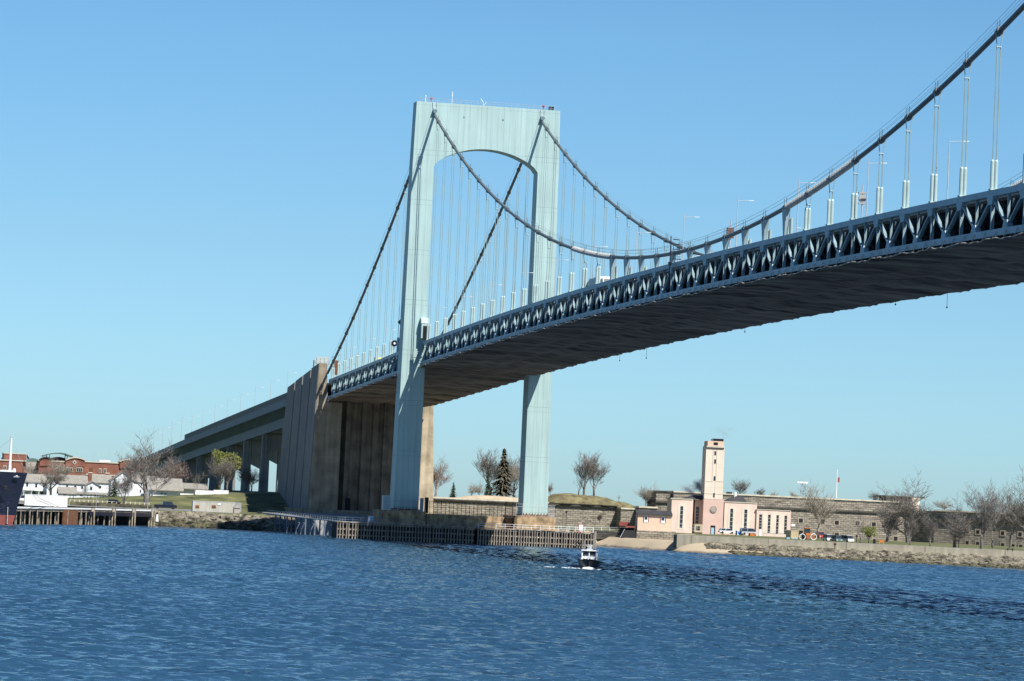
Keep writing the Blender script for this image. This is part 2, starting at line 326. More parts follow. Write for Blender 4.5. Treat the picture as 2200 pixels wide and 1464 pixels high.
def water_mesh():
    rs = np.random.RandomState(3); gx = np.concatenate([np.arange(-30, 200, .75), np.arange(200, 460, .6), np.arange(460, 722, .34)]); gy = np.concatenate([np.arange(-212, -30, .55), np.arange(-30, 130, .8)]); X, Y = np.meshgrid(gx, gy)
    Z = np.zeros_like(X)
    for i in range(56):
        lam = 1.0*(1.06**i) if i < 32 else rs.uniform(0.95, 2.1); th = rs.normal(0.15, 0.65); k = 2*np.pi/lam; a = 0.0078*lam**0.95*(1 if lam < 2.4 else (2.4/lam)**1.2)
        ph = k*(X*np.cos(th)+Y*np.sin(th))+rs.uniform(0, 6.28); sn = np.sin(ph); Z += a*(sn+0.25*np.cos(2*ph))
    e = np.minimum.reduce([X-gx[0], gx[-1]-X, Y-gy[0], gy[-1]-Y])/20; Z *= np.clip(e, 0, 1)
    ny, nx_ = X.shape; co = np.stack([X, Y, Z], -1).reshape(-1, 3)
    B_ = 30000.0; x0, x1, y0, y1 = gx[0], gx[-1], gy[0], gy[-1]
    ex = np.array([(-B_,-B_,0),(B_,-B_,0),(B_,B_,0),(-B_,B_,0)]); co = np.vstack([co, ex]); n0 = ny*nx_
    idx = np.arange(ny*nx_).reshape(ny, nx_)
    q = np.stack([idx[:-1,:-1], idx[:-1,1:], idx[1:,1:], idx[1:,:-1]], -1).reshape(-1, 4)
    bl, br_, tr, tl = idx[0,0], idx[0,-1], idx[-1,-1], idx[-1,0]
    fr = np.array([(n0, n0+1, br_, bl), (n0+1, n0+2, tr, br_), (n0+2, n0+3, tl, tr), (n0+3, n0, bl, tl)])
    q = np.vstack([q, fr])
    me = bpy.data.meshes.new('water'); me.vertices.add(len(co)); me.vertices.foreach_set('co', co.astype(np.float32).ravel())
    me.loops.add(q.size); me.loops.foreach_set('vertex_index', q.astype(np.int32).ravel()); me.polygons.add(len(q))
    me.polygons.foreach_set('loop_start', np.arange(0, q.size, 4, dtype=np.int32)); me.polygons.foreach_set('use_smooth', np.ones(len(q), bool))
    me.update(calc_edges=True); me.validate(); me.materials.append(M['water']); return me
o = bpy.data.objects.new('water', water_mesh()); col.objects.link(o); o['kind'] = 'structure'

# shoreline X as a function of Y (land lies to -X of it)
SH = [(-600,-330),(-300,-190),(-120,-105),(-72,-82),(-50.9,-72),(-39,-66),(-10,-74),(20,-80),(40,-90),(50,-62),(54,-22),(58,-2),(64,4),(70,8),(90,18),(118,32),(160,54),(300,120),(600,240)]
def shoreX(y):
    if y <= SH[0][0]: return SH[0][1]
    for (a, xa), (b, xb) in zip(SH, SH[1:]):
        if y <= b: return xa+(xb-xa)*(y-a)/(b-a)
    return SH[-1][1]
def wallX(y): return -10+(y-58)*0.5
Y0W = GY(1457, -12)
def lerp(a, b, t): return a+(b-a)*max(0, min(1, t))
def land(x, y):
    s = shoreX(y)-x
    if y < 30:      # left / bridge landing: rocky bank then road plateau, then grassy bank
        z = -1.2 + s*0.40 if s < 3 else min(4.2, 0.0+(s-3)*0.42)
        if y < -10 or True:
            top = max(5.0, min(10.8, 6.0+(y+83)*0.0705))
            z += (top-4.2)*max(0, min(1, (-196-x)/36))**0.9 if x < -196 else 0
        return z
    # right: beach / rocks, then the lawn behind the sea wall
    if s < 0: return -1.0
    if y > Y0W+max(0, -12-x)*0.36:
        if x < wallX(y)-2.2: return 4.25
        return min(2.5, -0.3+s*0.27)
    if x < -74: return 4.1
    return min(2.5, -0.3+s*0.10)
xs = [-3000,-1500,-900,-600,-450]+list(range(-400,-236,8))+[-236+2*i for i in range(0,200)]
ys = [-900,-600,-400,-300]+list(range(-240,-140,10))+[-140+2.5*i for i in range(0,117)]+list(range(155,300,12))+[300,400,600,1200,2500]
mb = MB(); nx = len(xs)
for y in ys:
    for x in xs: mb.v.append((x, y, land(x, y) if x > -3000 else 3))
for j in range(len(ys)-1):
    for i in range(nx-1):
        q = (j*nx+i, j*nx+i+1, (j+1)*nx+i+1, (j+1)*nx+i)
        if max(mb.v[k][2] for k in q) <= -0.95: continue
        mb.f.append(q)
def ground_mat():
    m = mat('ground', (0.070, 0.088, 0.032), 0.95, 0.3, 0.15, c2=(0.12, 0.118, 0.05)); t = m.node_tree; L = t.links; b = t.nodes['Principled BSDF']
    src = b.inputs['Base Color'].links[0].from_socket
    tc = t.nodes.new('ShaderNodeTexCoord'); s = t.nodes.new('ShaderNodeSeparateXYZ'); L.new(tc.outputs['Object'], s.inputs[0])
    n = t.nodes.new('ShaderNodeTexNoise'); n.inputs['Scale'].default_value = 0.3; n.inputs['Detail'].default_value = 6; L.new(tc.outputs['Object'], n.inputs['Vector'])
    sm = t.nodes.new('ShaderNodeMath'); sm.operation = 'MULTIPLY_ADD'; sm.inputs[1].default_value = 0.9; L.new(n.outputs['Fac'], sm.inputs[0]); L.new(s.outputs[2], sm.inputs[2])
    r = t.nodes.new('ShaderNodeValToRGB'); r.color_ramp.interpolation = 'LINEAR'; e = r.color_ramp.elements
    mr = t.nodes.new('ShaderNodeMapRange'); mr.inputs[1].default_value = 0; mr.inputs[2].default_value = 5; L.new(sm.outputs[0], mr.inputs[0]); L.new(mr.outputs[0], r.inputs[0])
    e[0].position = 0.10; e[0].color = (0.14, 0.11, 0.075, 1); e[1].position = 0.2; e[1].color = (0.40, 0.33, 0.235, 1)
    x = e.new(0.72); x.color = (0.36, 0.30, 0.21, 1)
    cmpn = t.nodes.new('ShaderNodeMath'); cmpn.operation = 'GREATER_THAN'; cmpn.inputs[1].default_value = 4.25; L.new(sm.outputs[0], cmpn.inputs[0])
    mx = t.nodes.new('ShaderNodeMixRGB'); L.new(cmpn.outputs[0], mx.inputs[0]); L.new(r.outputs[0], mx.inputs[1]); L.new(src, mx.inputs[2]); L.new(mx.outputs[0], b.inputs['Base Color'])
    return m
tag(mb.build('ground', ground_mat(), smooth=True), kind='structure')

# shore road on the left, a sheet just above the plateau
mb = MB(); pts = [(-95,-125),(-92,-100),(-92,-70),(-100,-45)]
for (xa, ya), (xb, yb) in zip(pts, pts[1:]):
    z = 4.212; mb.add([(xa-5,ya,z),(xa-95,ya,z),(xb-95,yb,z),(xb-5,yb,z)], [(0,1,2,3)])
tag(mb.build('road', mat('road_surface', (0.17, 0.17, 0.165), 0.9, 0.1, 0.3)), kind='structure')

# ---------------------------------------------------------------- rocks
def rocks(name, y0, y1, n, s0, s1, smin, smax, m, label, seed, zoff=0):
    rnd = random.Random(seed); mb = MB()
    for _ in range(n):
        y = rnd.uniform(y0, y1); s = rnd.uniform(s0, s1); x = shoreX(y)-s; z = land(x, y)+zoff
        r = rnd.uniform(smin, smax); q = (rnd.uniform(.6,1.3), rnd.uniform(.8,1.8), rnd.uniform(.45,.9))
        a = rnd.uniform(0, 6.28); ti = rnd.uniform(-.5,.5); nn = 6; o = len(mb.v)
        ca, sa = math.cos(a), math.sin(a); ct, st = math.cos(ti), math.sin(ti)
        for k, (zz, rr) in enumerate(((-.5,.9),(.35,1.0),(.8,.5))):
            for j in range(nn):
                t = 6.28*j/nn; j1 = rnd.uniform(.75,1.2)
                px, py, pz = rr*math.cos(t)*q[0]*r*j1, rr*math.sin(t)*q[1]*r*j1, zz*q[2]*r*rnd.uniform(.8,1.2)
                px, pz = px*ct-pz*st, px*st+pz*ct; px, py = px*ca-py*sa, px*sa+py*ca
                mb.v.append((x+px, y+py, z+pz))
        for k in range(2):
            for j in range(nn): mb.f.append((o+k*nn+j, o+k*nn+(j+1)%nn, o+(k+1)*nn+(j+1)%nn, o+(k+1)*nn+j))
        mb.f.append(tuple(o+2*nn+j for j in range(nn)))
    return tag(mb.build(name, m), label, 'rocks', kind='stuff')
rocks('shore_rocks', 76, 135, 1500, 2.0, 10.0, .35, .95, M['rock'], 'grey brown boulders heaped below the long concrete sea wall', 1)
rocks('wet_shore_rocks', 68, 135, 1300, -1.0, 3.6, .35, .8, M['rockdark'], 'dark wet weedy rocks along the water under the sea wall', 2)
rocks('beach_rocks', 63, 78, 420, 5.5, 11.0, .2, .6, M['rock'], 'broken stones strewn on the sand below the pink power house', 3)
rocks('bank_rocks', -118, -20, 1700, 5.0, 12.0, .5, 1.2, M['rock'], 'tan boulders on the upper bank between pier and bridge anchorage', 4, -0.2)
rocks('wet_bank_rocks', -118, -20, 1500, 0, 6.5, .4, 1.2, M['rockdark'], 'dark wet boulders at the waterline left of the bridge tower', 5, 0.1)
rocks('landing_rocks', -20, 40, 500, 5.0, 13.0, .3, .9, M['rock'], 'boulders behind the timber fender by the sandy beach', 6, 0.1)

# ---------------------------------------------------------------- sea wall
mb = MB()
yy = Y0W-.4; P_ = [(-62, yy+18)]
while yy < 240: P_.append((wallX(yy), yy)); yy += 3
for (xa, ya), (xb, yb) in zip(P_, P_[1:]):
    mb.hexa([(xa,ya,1.0),(xb,yb,1.0),(xb-4.5,yb+.2,1.0),(xa-4.5,ya+.2,1.0)], [(xa,ya,4.32),(xb,yb,4.32),(xb-4.5,yb+.2,4.32),(xa-4.5,ya+.2,4.32)])
single(mb, 'sea_wall', M['seawall'], 'long pale concrete sea wall between the lawn and the rocks', 'wall')

# ================================================================ BRIDGE
TX = 273.7; L = 12.024; WY = 13.8
def deckz(x):
    if x >= 0: u = (x-TX)/274.5; return 53.29-3.70*u*u
    return 49.6+0.0292*x
def cabz(x):
    if x >= 0: return 55.0+53.2*((x-TX)/274.5)**2
    return 108.2+0.445*x+0.00049*x*x
hang_main = [TX+(k-23)*L for k in range(1, 46)]
hang_side = [-13.0-j*L for j in range(0, 13)]
bridge = thing('suspension_bridge', 'pale green steel suspension bridge crossing the water with one portal tower in view', 'bridge')

# --- tower
tower = None
zo = [7.8, 30, 62, 94.6, 110]; yo = [19.6, 19.35, 19.0, 18.7, 18.4]; xo = [3.35, 3.2, 2.95, 2.6, 2.5]
def interp(a, b, z):
    for i in range(len(a)-1):
        if z <= a[i+1]: return b[i]+(b[i+1]-b[i])*(z-a[i])/(a[i+1]-a[i])
    return b[-1]
beam = MB()
n = 28; ys_ = [-13.3+26.6*i/n for i in range(n+1)]
def arcz(y): return 93.9+5.1*math.sqrt(max(0, 1-(y/13.3)**2))*0.45+5.1*0.55*(1-(abs(y)/13.3)**2) + 0.0
low = [(y, arcz(y)) for y in ys_]
poly = [(-13.3,110)]+low+[(13.3,110)]
a = []; b = []
for y, z in low:
    xx = interp(zo, xo, z); a.append((xx, y, z)); b.append((-xx, y, z))
ta = [(2.5, y, 110) for y in ys_]; tb = [(-2.5, y, 110) for y in ys_]
k = n+1; beam.add(a+b+ta+tb, [(i,i+1,2*k+i+1,2*k+i) for i in range(n)]+[(k+i+1,k+i,3*k+i,3*k+i+1) for i in range(n)]+[(i+1,i,k+i,k+i+1) for i in range(n)]+[(2*k+i,2*k+i+1,3*k+i+1,3*k+i) for i in range(n)]+[(0,2*k,3*k,k),(n,k+n,3*k+n,2*k+n)])
tower = beam.build('tower', M['tower'], bridge, label='pale green portal tower with a flat arched top')
for sgn in (-1, 1):
    lg = MB()
    zs = [7.8, 30, 62, 94.6, 110]
    for z0, z1 in zip(zs, zs[1:]):
        def ring(z):
            xx = interp(zo, xo, z); y1 = interp(zo, yo, z)*sgn; y0 = 13.3*sgn; c = 0.0
            return [(xx, y0, z), (xx, y1, z), (-xx, y1, z), (-xx, y0, z)]
        lg.hexa(ring(z0), ring(z1))
    lg.build('tower_leg', M['tower'], tower)
    bs = MB(); bs.box(-3.7, 3.7, sgn*16.45-3.5, sgn*16.45+3.5, 7.35, 7.82)
    for i in range(9): bs.tube([(3.6, sgn*16.45-3+i*0.75, 7.8), (3.6, sgn*16.45-3+i*0.75, 8.25)], 0.09, 5)
    bs.build('base_plate', M['rust'], tower)
    sd = MB(); sd.tube([(2.2, sgn*WY, 108.2), (3.6, sgn*WY, 107.7)], [0.52, 0.5], 12); sd.build('cable_saddle', M['steel'], tower)
    ring_ = MB()
    for t in range(10):
        a1 = math.pi*(0.15+0.7*t/10)*1; 
        ring_.box(2.5, 2.62, sgn*WY-0.5, sgn*WY-0.42, 108.6+t*0.13, 108.66+t*0.13)
    ring_.tube([(2.7, sgn*WY-0.5, 108.6), (2.7, sgn*WY-0.5, 110)], 0.05, 5); ring_.tube([(2.7, sgn*WY+0.5, 108.6), (2.7, sgn*WY+0.5, 110)], 0.05, 5)
    ring_.build('ladder', M['galv'], tower)
    lt = MB(); lt.tube([(0.5, sgn*(WY+0.6), 110), (0.5, sgn*(WY+0.6), 110.9)], 0.12, 6); lt.sphere((0.5, sgn*(WY+0.6), 111.1), 0.36, 8); lt.build('warning_lamp', M['red'], tower, label='small red aircraft warning lamp')
rl = MB()
for i in range(25):
    y = -17.5+i*35/24; rl.tube([(2.2, y, 110), (2.2, y, 111)], 0.035, 4)
rl.tube([(2.2,-17.5,111),(2.2,17.5,111)], 0.03, 4); rl.tube([(2.2,-17.5,110.5),(2.2,17.5,110.5)], 0.025, 4); rl.build('top_railing', M['galv'], tower)
an = MB(); an.tube([(0,-9,110),(0,-9,112.6)], 0.06, 5).tube([(0,-9,112.0),(0,-9,113.4)], [0.14,0.05], 5); an.build('antenna', M['white'], tower)
an = MB(); an.tube([(0,-15.8,110),(0,-15.8,111.4)], 0.08, 5).sphere((0,-15.8,111.7), 0.22, 6); an.build('beacon', M['white'], tower)
an = MB(); an.tube([(0,-1.0,110),(0,-1.0,111.3)], 0.06, 5).tube([(0,-1.0,111.2),(0,-1.7,112.0)], 0.09, 5).tube([(0,-.8,110.4),(0,-.2,111.2)], .05, 5); an.build('wind_gauge', M['white'], tower)
an = MB(); an.box(-0.6,0.8,15.9,17.1,110.45,111.15); an.tube([(0,16.1,110),(0,16.1,110.5)],0.1,4).tube([(0,16.9,110),(0,16.9,110.5)],0.1,4); an.build('equipment_box', M['black'], tower)
for yv, zv in ((-6.2,106.6),(3.8,106.6)):
    v_ = MB(); v_.box(2.5, 2.62, yv-0.2, yv+0.2, zv, zv+0.4); v_.build('vent', M['parapet'], tower)
# lift cabin on the inner edge of the near leg, above the deck
lf = MB(); lf.box(3.2, 4.9, -14.9, -13.1, 50.5, 54.2); lf.prism_y([(3.2,54.2),(5.0,54.2),(4.7,55.2),(4.0,55.7),(3.2,55.7)], -15.0, -13.0)
lc = lf.build('lift_shaft', M['sleeve'], tower, label='boxy access lift housing on the tower leg at deck level')
ld = MB(); ld.box(4.9, 4.98, -14.5, -13.5, 50.0, 53.6); 
for i in range(12): ld.box(4.98, 5.05, -14.5, -13.4, 47.0+i*0.55, 47.1+i*0.55)
ld.build('lift_door', M['dark'], lc)

# --- cables
CLA = []
def pri(x, sgn): return (0 if sgn < 0 else 10000)+(600-x if x < 452 else 5000)
for sgn in (-1, 1):
    pts = [(x, sgn*WY, cabz(x)) for x in [0+L*0.5*i for i in range(0, 92)] if x <= 547]
    sp_ = [(x, sgn*WY, cabz(x)) for x in [-1-6*i for i in range(0, 29)]]
    c = MB(); c.tube(pts, 0.34, 10); c.tube(sp_, 0.36, 10)
    cable = c.build('main_cable', M['cable'], bridge, smooth=True)
    for x in hang_main+hang_side:
        cl = MB()
        dx = 0.62; a_ = Vector((x-dx, sgn*WY, cabz(x-dx))); b_ = Vector((x+dx, sgn*WY, cabz(x+dx))); cl.tube([a_, b_], 0.50, 10)
        m_ = (a_+b_)/2; cl.tube([m_+Vector((0,0,0.4)), m_+Vector((0,0,1.45))], 0.05, 4)
        cl.tube([m_+Vector((0,0.35*sgn,0.3)), m_+Vector((0,0.35*sgn,1.25))], 0.04, 4)
        CLA.append((pri(x, sgn) if x < 300 or sgn < 0 else 20000, cl, cable))
    hr = MB()
    for off, dz in ((-0.45, 1.35), (0.45, 1.35)):
        hr.tube([(x, y+off, z+dz) for x, y, z in pts[::2]], 0.028, 4); hr.tube([(x, y+off, z+dz) for x, y, z in sp_[::2]], 0.028, 4)
        hr.tube([(x, y+off, z+dz-.55) for x, y, z in pts[::2]], 0.018, 4)
    hr.build('hand_rope', M['rope'], cable)
    for xa, xb in ((hang_main[14], hang_main[17]), (hang_main[27], hang_main[30])):
        co = MB()
        x = xa+0.8
        while x < xb-0.6:
            d = Vector((0.24, 0, cabz(x+0.24)-cabz(x))); p = Vector((x, sgn*WY, cabz(x)))
            co.tube([p-d*0.9, p-d*0.35, p+d*0.35, p+d*0.9], [0.39, 0.54, 0.54, 0.39], 10); x += 0.82
        co.build('spiral_wrap', M['coil'], cable, smooth=False)

emit('cable_clamp', CLA, M['cable'])
# --- hangers
def make_hanger(x, sgn, kk, side=False):
    zt = deckz(x)+0.05; zc = cabz(x); y = sgn*WY; nm = 'hanger'
    h = MB()
    strut = (not side) and 18 <= kk <= 28
    if strut:
        zt2 = zc-0.2
        h.hexa([(x-0.42,y-0.25,zt),(x+0.42,y-0.25,zt),(x+0.42,y+0.25,zt),(x-0.42,y+0.25,zt)],
               [(x-1.1,y-0.38,zt2),(x+1.1,y-0.38,zt2),(x+1.1,y+0.38,zt2),(x-1.1,y+0.38,zt2)])
        o = h.build('cable_strut', M['steel'], bridge)
        s = MB()
        hh = max(0.5, min(3.2, zc-zt-1.6))
        s.tube([(x-0.1,y+0.55,zt),(x-0.1,y+0.55,zt+hh)], 0.2, 8); s.tube([(x+0.3,y+0.85,zt),(x+0.3,y+0.85,zt+hh)], 0.2, 8)
        s.box(x-.45, x+.6, y+.3, y+1.1, zt-.02, zt+.18)
        s.build('socket_sleeve', M['sleeve'], o, smooth=False); return
    zs = zt+(3.9 if zc-zt > 6.2 else (zc-zt)*0.62)
    zcol = max(zc-2.0, zs+.4)
    for dy in (-0.24, 0.24):
        for dx in (-0.12, 0.12):
            h.tube([(x+dx, y+dy, zs-0.1), (x+dx, y+dy, zcol)], 0.048, 5)
        h.tube([(x, y+dy, zcol), (x, y+dy*2.1, zc+0.1)], 0.06, 5)
    h.tube([(x,y-0.32,zcol),(x,y+0.32,zcol)], 0.11, 6)
    o = h.build(nm, M['rope'], bridge)
    s = MB()
    for dy in (-0.25, 0.25):
        s.tube([(x, y+dy, zt), (x, y+dy, zs-0.25), (x, y+dy, zs+.05)], [0.25, 0.25, 0.09], 10)
    s.box(x-.42, x+.42, y-.55, y+.55, zt-.02, zt+.16)
    s.build('socket_sleeve', M['sleeve'], o, smooth=False)
for sgn in (-1, 1):
    for i, x in enumerate(hang_main):
        kk = i+1
        if kk <= (39 if sgn < 0 else 27): make_hanger(x, sgn, kk)
    for x in hang_side: make_hanger(x, sgn, 0, True)
rest = MB()
for sgn in (-1, 1):
    for i, x in enumerate(hang_main):
        if i+1 > (39 if sgn < 0 else 27):
            for dy in (-.24, .24): rest.tube([(x, sgn*WY+dy, deckz(x)), (x, sgn*WY+dy, cabz(x))], 0.08, 5)
ro = rest.build('hanger', M['rope'], bridge); ro['kind'] = 'stuff'

# --- trusses
TD = 5.55
WEB = []; GUS = []
def pri(x, sgn): return (0 if sgn < 0 else 10000)+(600-x if x < 452 else 5000)
def truss(sgn, x0, x1, nodes_top):
    y = sgn*WY
    tc_ = MB(); bc = MB(); nseg = max(2, int(abs(x1-x0)/L))
    xsn = [x0+(x1-x0)*i/(2*nseg) for i in range(2*nseg+1)]
    for xa, xb in zip(xsn, xsn[1:]):
        tc_.hexa([(xa,y-.48,deckz(xa)-.8),(xb,y-.48,deckz(xb)-.8),(xb,y+.40,deckz(xb)-.8),(xa,y+.40,deckz(xa)-.8)],
                 [(xa,y-.48,deckz(xa)),(xb,y-.48,deckz(xb)),(xb,y+.40,deckz(xb)),(xa,y+.40,deckz(xa))])
        bc.hexa([(xa,y-.50,deckz(xa)-TD-.35),(xb,y-.50,deckz(xb)-TD-.35),(xb,y+.5,deckz(xb)-TD-.35),(xa,y+.5,deckz(xa)-TD-.35)],
                [(xa,y-.50,deckz(xa)-TD+.52),(xb,y-.50,deckz(xb)-TD+.52),(xb,y+.5,deckz(xb)-TD+.52),(xa,y+.5,deckz(xa)-TD+.52)])
    o = tc_.build('stiffening_truss', M['truss'], bridge)
    for x in nodes_top:
        zt = deckz(x)-.8; zb = deckz(x)-TD+.5
        wb = MB(); wb.bar((x,y,zt),(x,y,zb), .46, .28); WEB.append((pri(x,sgn), wb, o))
        gs = MB(); gs.hexa([(x-.7,y-.40,zt-1.0),(x+.7,y-.40,zt-1.0),(x+.7,y+.30,zt-1.0),(x-.7,y+.30,zt-1.0)],[(x-1.2,y-.44,zt+.02),(x+1.2,y-.44,zt+.02),(x+1.2,y+.32,zt+.02),(x-1.2,y+.32,zt+.02)]); GUS.append((pri(x,sgn), gs, o))
        for xm in (x-L/2, x+L/2):
            if xm < min(x0,x1)-.1 or xm > max(x0,x1)+.1: continue
            zmb = deckz(xm)-TD+.5
            s_ = 1 if xm > x else -1
            wb = MB(); wb.bar((x+s_*.65,y,zt-.4),(xm-s_*.5,y,zmb+.6), .46, .28); WEB.append((pri(xm,sgn), wb, o))
            if s_ > 0 or x == nodes_top[0]:
                wb = MB(); wb.bar((xm,y,deckz(xm)-.8),(xm,y,zmb), .34, .18); WEB.append((pri(xm,sgn)+1, wb, o))
                gs = MB(); gs.hexa([(xm-1.0,y-.44,zmb-.02),(xm+1.0,y-.44,zmb-.02),(xm+1.0,y+.32,zmb-.02),(xm-1.0,y+.32,zmb-.02)],[(xm-.6,y-.40,zmb+1.0),(xm+.6,y-.40,zmb+1.0),(xm+.6,y+.30,zmb+1.0),(xm-.6,y+.30,zmb+1.0)]); GUS.append((pri(xm,sgn), gs, o))
    bc.build('bottom_chord', M['truss'], o)
    return o
for sgn in (-1, 1):
    truss(sgn, 3.6, 549, hang_main)
    truss(sgn, -162.5, -3.6, [x for x in hang_side if x > -161])

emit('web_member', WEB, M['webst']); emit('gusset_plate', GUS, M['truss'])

# --- roadway, floor beams, barrier
rd = MB(); br3 = [MB(), MB(), MB()]
def spanpts(a, b, st):
    n_ = int(abs(b-a)/st)+1; return [a+(b-a)*i/n_ for i in range(n_+1)]
for a_, b_ in ((-244, -3.4), (-3.4, 549)):
    X = spanpts(a_, b_, 12.0)
    for xa, xb in zip(X, X[1:]):
        rd.hexa([(xa,-12.98,deckz(xa)-1.3),(xb,-12.98,deckz(xb)-1.3),(xb,12.98,deckz(xb)-1.3),(xa,12.98,deckz(xa)-1.3)],[(xa,-12.98,deckz(xa)-.9),(xb,-12.98,deckz(xb)-.9),(xb,12.98,deckz(xb)-.9),(xa,12.98,deckz(xa)-.9)])
        for br, yb in zip(br3, (-12.5, -.25, 12.2)):
            br.hexa([(xa,yb,deckz(xa)-.897),(xb,yb,deckz(xb)-.897),(xb,yb+.3,deckz(xb)-.897),(xa,yb+.3,deckz(xa)-.897)],[(xa,yb,deckz(xa)-.12),(xb,yb,deckz(xb)-.12),(xb,yb+.3,deckz(xb)-.12),(xa,yb+.3,deckz(xa)-.12)])
FB = []; CF = []; rdo = rd.build('roadway', M['asphalt'], bridge)
for x in hang_main+[h for h in hang_side if h > -162]:
    lt_ = MB(); CF.append((pri(x,-1), lt_, rdo))
    for x2 in (x, x+L/2):
        if abs(x2) < 3.2: continue
        fb = MB(); FB.append((pri(x2,-1), fb, rdo)); fb.box(x2-.2, x2+.2, -13.35, 13.35, deckz(x2)-2.4, deckz(x2)-1.32)
    lt_.box(x-.25, x+.25, -13.3, 13.3, deckz(x)-TD-.2, deckz(x)-TD+.4)
    for q in range(-2, 3):
        lt_.bar((x, q*5.2-2.6, deckz(x)-TD+.3), (x, q*5.2+(2.6 if q % 2 else -2.6)*0+2.6, deckz(x)-2.4) , .3, .3, side=(1,0,0))
        lt_.bar((x, q*5.2+2.6, deckz(x)-TD+.3), (x, q*5.2-2.6, deckz(x)-2.4) , .3, .3, side=(1,0,0))
for b_ in br3: b_.build('traffic_barrier', M['parapet'], rdo)
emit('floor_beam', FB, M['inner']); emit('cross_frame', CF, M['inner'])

# --- debris netting slung under the deck
nw = MB(); NE = []; NB = []
for a_, b_ in ((-160, -2.8), (-2.8, 549)):
    X = spanpts(a_, b_, 2.0); Y = [-15.0, -14.2, -12, -9, -6, -3, 0, 3, 6, 9, 12, 14.4, 16.3]
    def nz(x, y):
        ph = abs(math.sin(x*math.pi/L*1.0)); e = 1 if abs(y) > 14.5 else (0.5 if abs(y) > 13 else 0)
        return deckz(x)-TD-0.62-0.28*ph+0.10*math.sin(x*1.7+y)-(0.18*math.cos(y*0.9))+0.08*e-(0.4 if y > 10 else 0.2 if y > 5 else 0)
    o = len(nw.v)
    for x in X:
        for y in Y: nw.v.append((x, y, nz(x, y)))
    k = len(Y)
    for i in range(len(X)-1):
        for j in range(k-1): nw.f.append((o+i*k+j, o+(i+1)*k+j, o+(i+1)*k+j+1, o+i*k+j+1))
    for yy_ in (-15.0, 16.3): NE.append((0, MB().tube([(x, yy_, nz(x, yy_)) for x in X], 0.085, 4), None))
    for x in spanpts(a_, b_, 4.0):
        for yy_ in (-15.0, 16.3): NB.append((pri(x, yy_), MB().bar((x, yy_*.985, nz(x, yy_)-.05), (x, 14.35*(1 if yy_ > 0 else -1), deckz(x)-TD+.2), .09, .09), None))
no = nw.build('debris_net', M['net'], bridge, fix=False); emit('net_edge_rope', [(0, b_, no) for _, b_, _p in NE], M['netedge']); emit('net_bracket', [(p_, b_, no) for p_, b_, _p in NB], M['netedge'])
for x, dz in ((323, 2.4), (296, .7), (118, 2.4), (92, 1.6), (200, 1.0)):
    hg = MB(); hg.tube([(x, 16.2, deckz(x)-TD-.9), (x, 16.2, deckz(x)-TD-.9-dz)], 0.035, 4); hg.sphere((x, 16.2, deckz(x)-TD-.9-dz), .16, 6); hg.build('hanging_line', M['black'], no)

# ---------------------------------------------------------------- anchorage
anc = thing('bridge_anchorage', 'massive ribbed concrete anchorage block holding the bridge cables behind the tower', 'anchorage', (-200, 0, 3))
ab = MB()
def side_wall(sgn):
    xs4 = [(-163.0,-179), (-181,-197), (-199,-215), (-217,-234)]
    tz = [(49.6,48.6), (48.2,47.0), (46.9,45.7), (45.4,44.2)]
    w_ = MB()
    for (xa, xb), (za, zb) in zip(xs4, tz):
        yb0, yt0 = 18.9, 17.4; sk = 0.05
        for A in (1,):
            w_.hexa([(xa,sgn*yb0,3),(xa,sgn*12,3),(xb-6*0.0-(6 if xb==-234 else 0),sgn*12,3),(xb-(6 if xb==-234 else 0),sgn*yb0,3)],
                    [(xa,sgn*yt0,za),(xa,sgn*14.9,za),(xb,sgn*14.9,zb),(xb,sgn*yt0,zb)])
    for xj, zj in ((-180, 48), (-198, 46.6), (-216, 45.2)):
        w_.hexa([(xj+1,sgn*17.7,3),(xj+1,sgn*12,3),(xj-1,sgn*12,3),(xj-1,sgn*17.7,3)],[(xj+1,sgn*16.3,zj),(xj+1,sgn*15,zj),(xj-1,sgn*15,zj),(xj-1,sgn*16.3,zj)])
    return w_
for sgn in (-1, 1):
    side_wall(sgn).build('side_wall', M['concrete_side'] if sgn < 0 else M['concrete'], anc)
pr_ = MB()
pr_.hexa([(-162.85,-18.7,3),(-162.85,-9.8,3),(-175,-9.8,3),(-175,-18.7,3)],[(-162.85,-17.5,38.1),(-162.85,-9.8,38.1),(-175,-9.8,38.1),(-175,-17.5,38.1)])
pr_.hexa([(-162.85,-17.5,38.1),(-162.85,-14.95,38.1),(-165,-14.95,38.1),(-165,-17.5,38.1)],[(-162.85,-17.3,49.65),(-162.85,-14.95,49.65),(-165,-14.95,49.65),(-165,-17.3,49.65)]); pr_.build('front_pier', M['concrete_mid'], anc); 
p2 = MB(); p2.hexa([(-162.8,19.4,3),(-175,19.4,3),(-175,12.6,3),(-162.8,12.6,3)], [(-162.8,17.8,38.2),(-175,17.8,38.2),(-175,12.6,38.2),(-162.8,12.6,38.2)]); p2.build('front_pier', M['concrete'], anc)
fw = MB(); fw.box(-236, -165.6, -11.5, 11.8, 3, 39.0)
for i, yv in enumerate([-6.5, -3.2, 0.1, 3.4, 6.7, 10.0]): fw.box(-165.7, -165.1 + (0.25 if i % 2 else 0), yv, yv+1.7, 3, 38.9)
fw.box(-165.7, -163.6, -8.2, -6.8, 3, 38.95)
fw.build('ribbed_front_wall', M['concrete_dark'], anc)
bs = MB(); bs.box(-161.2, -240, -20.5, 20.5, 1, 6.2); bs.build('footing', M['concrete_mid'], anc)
dr = MB(); dr.box(-161.2, -161.0, -7.8, -6.2, 6.3, 9.8); dr.build('door', M['dark'], anc)

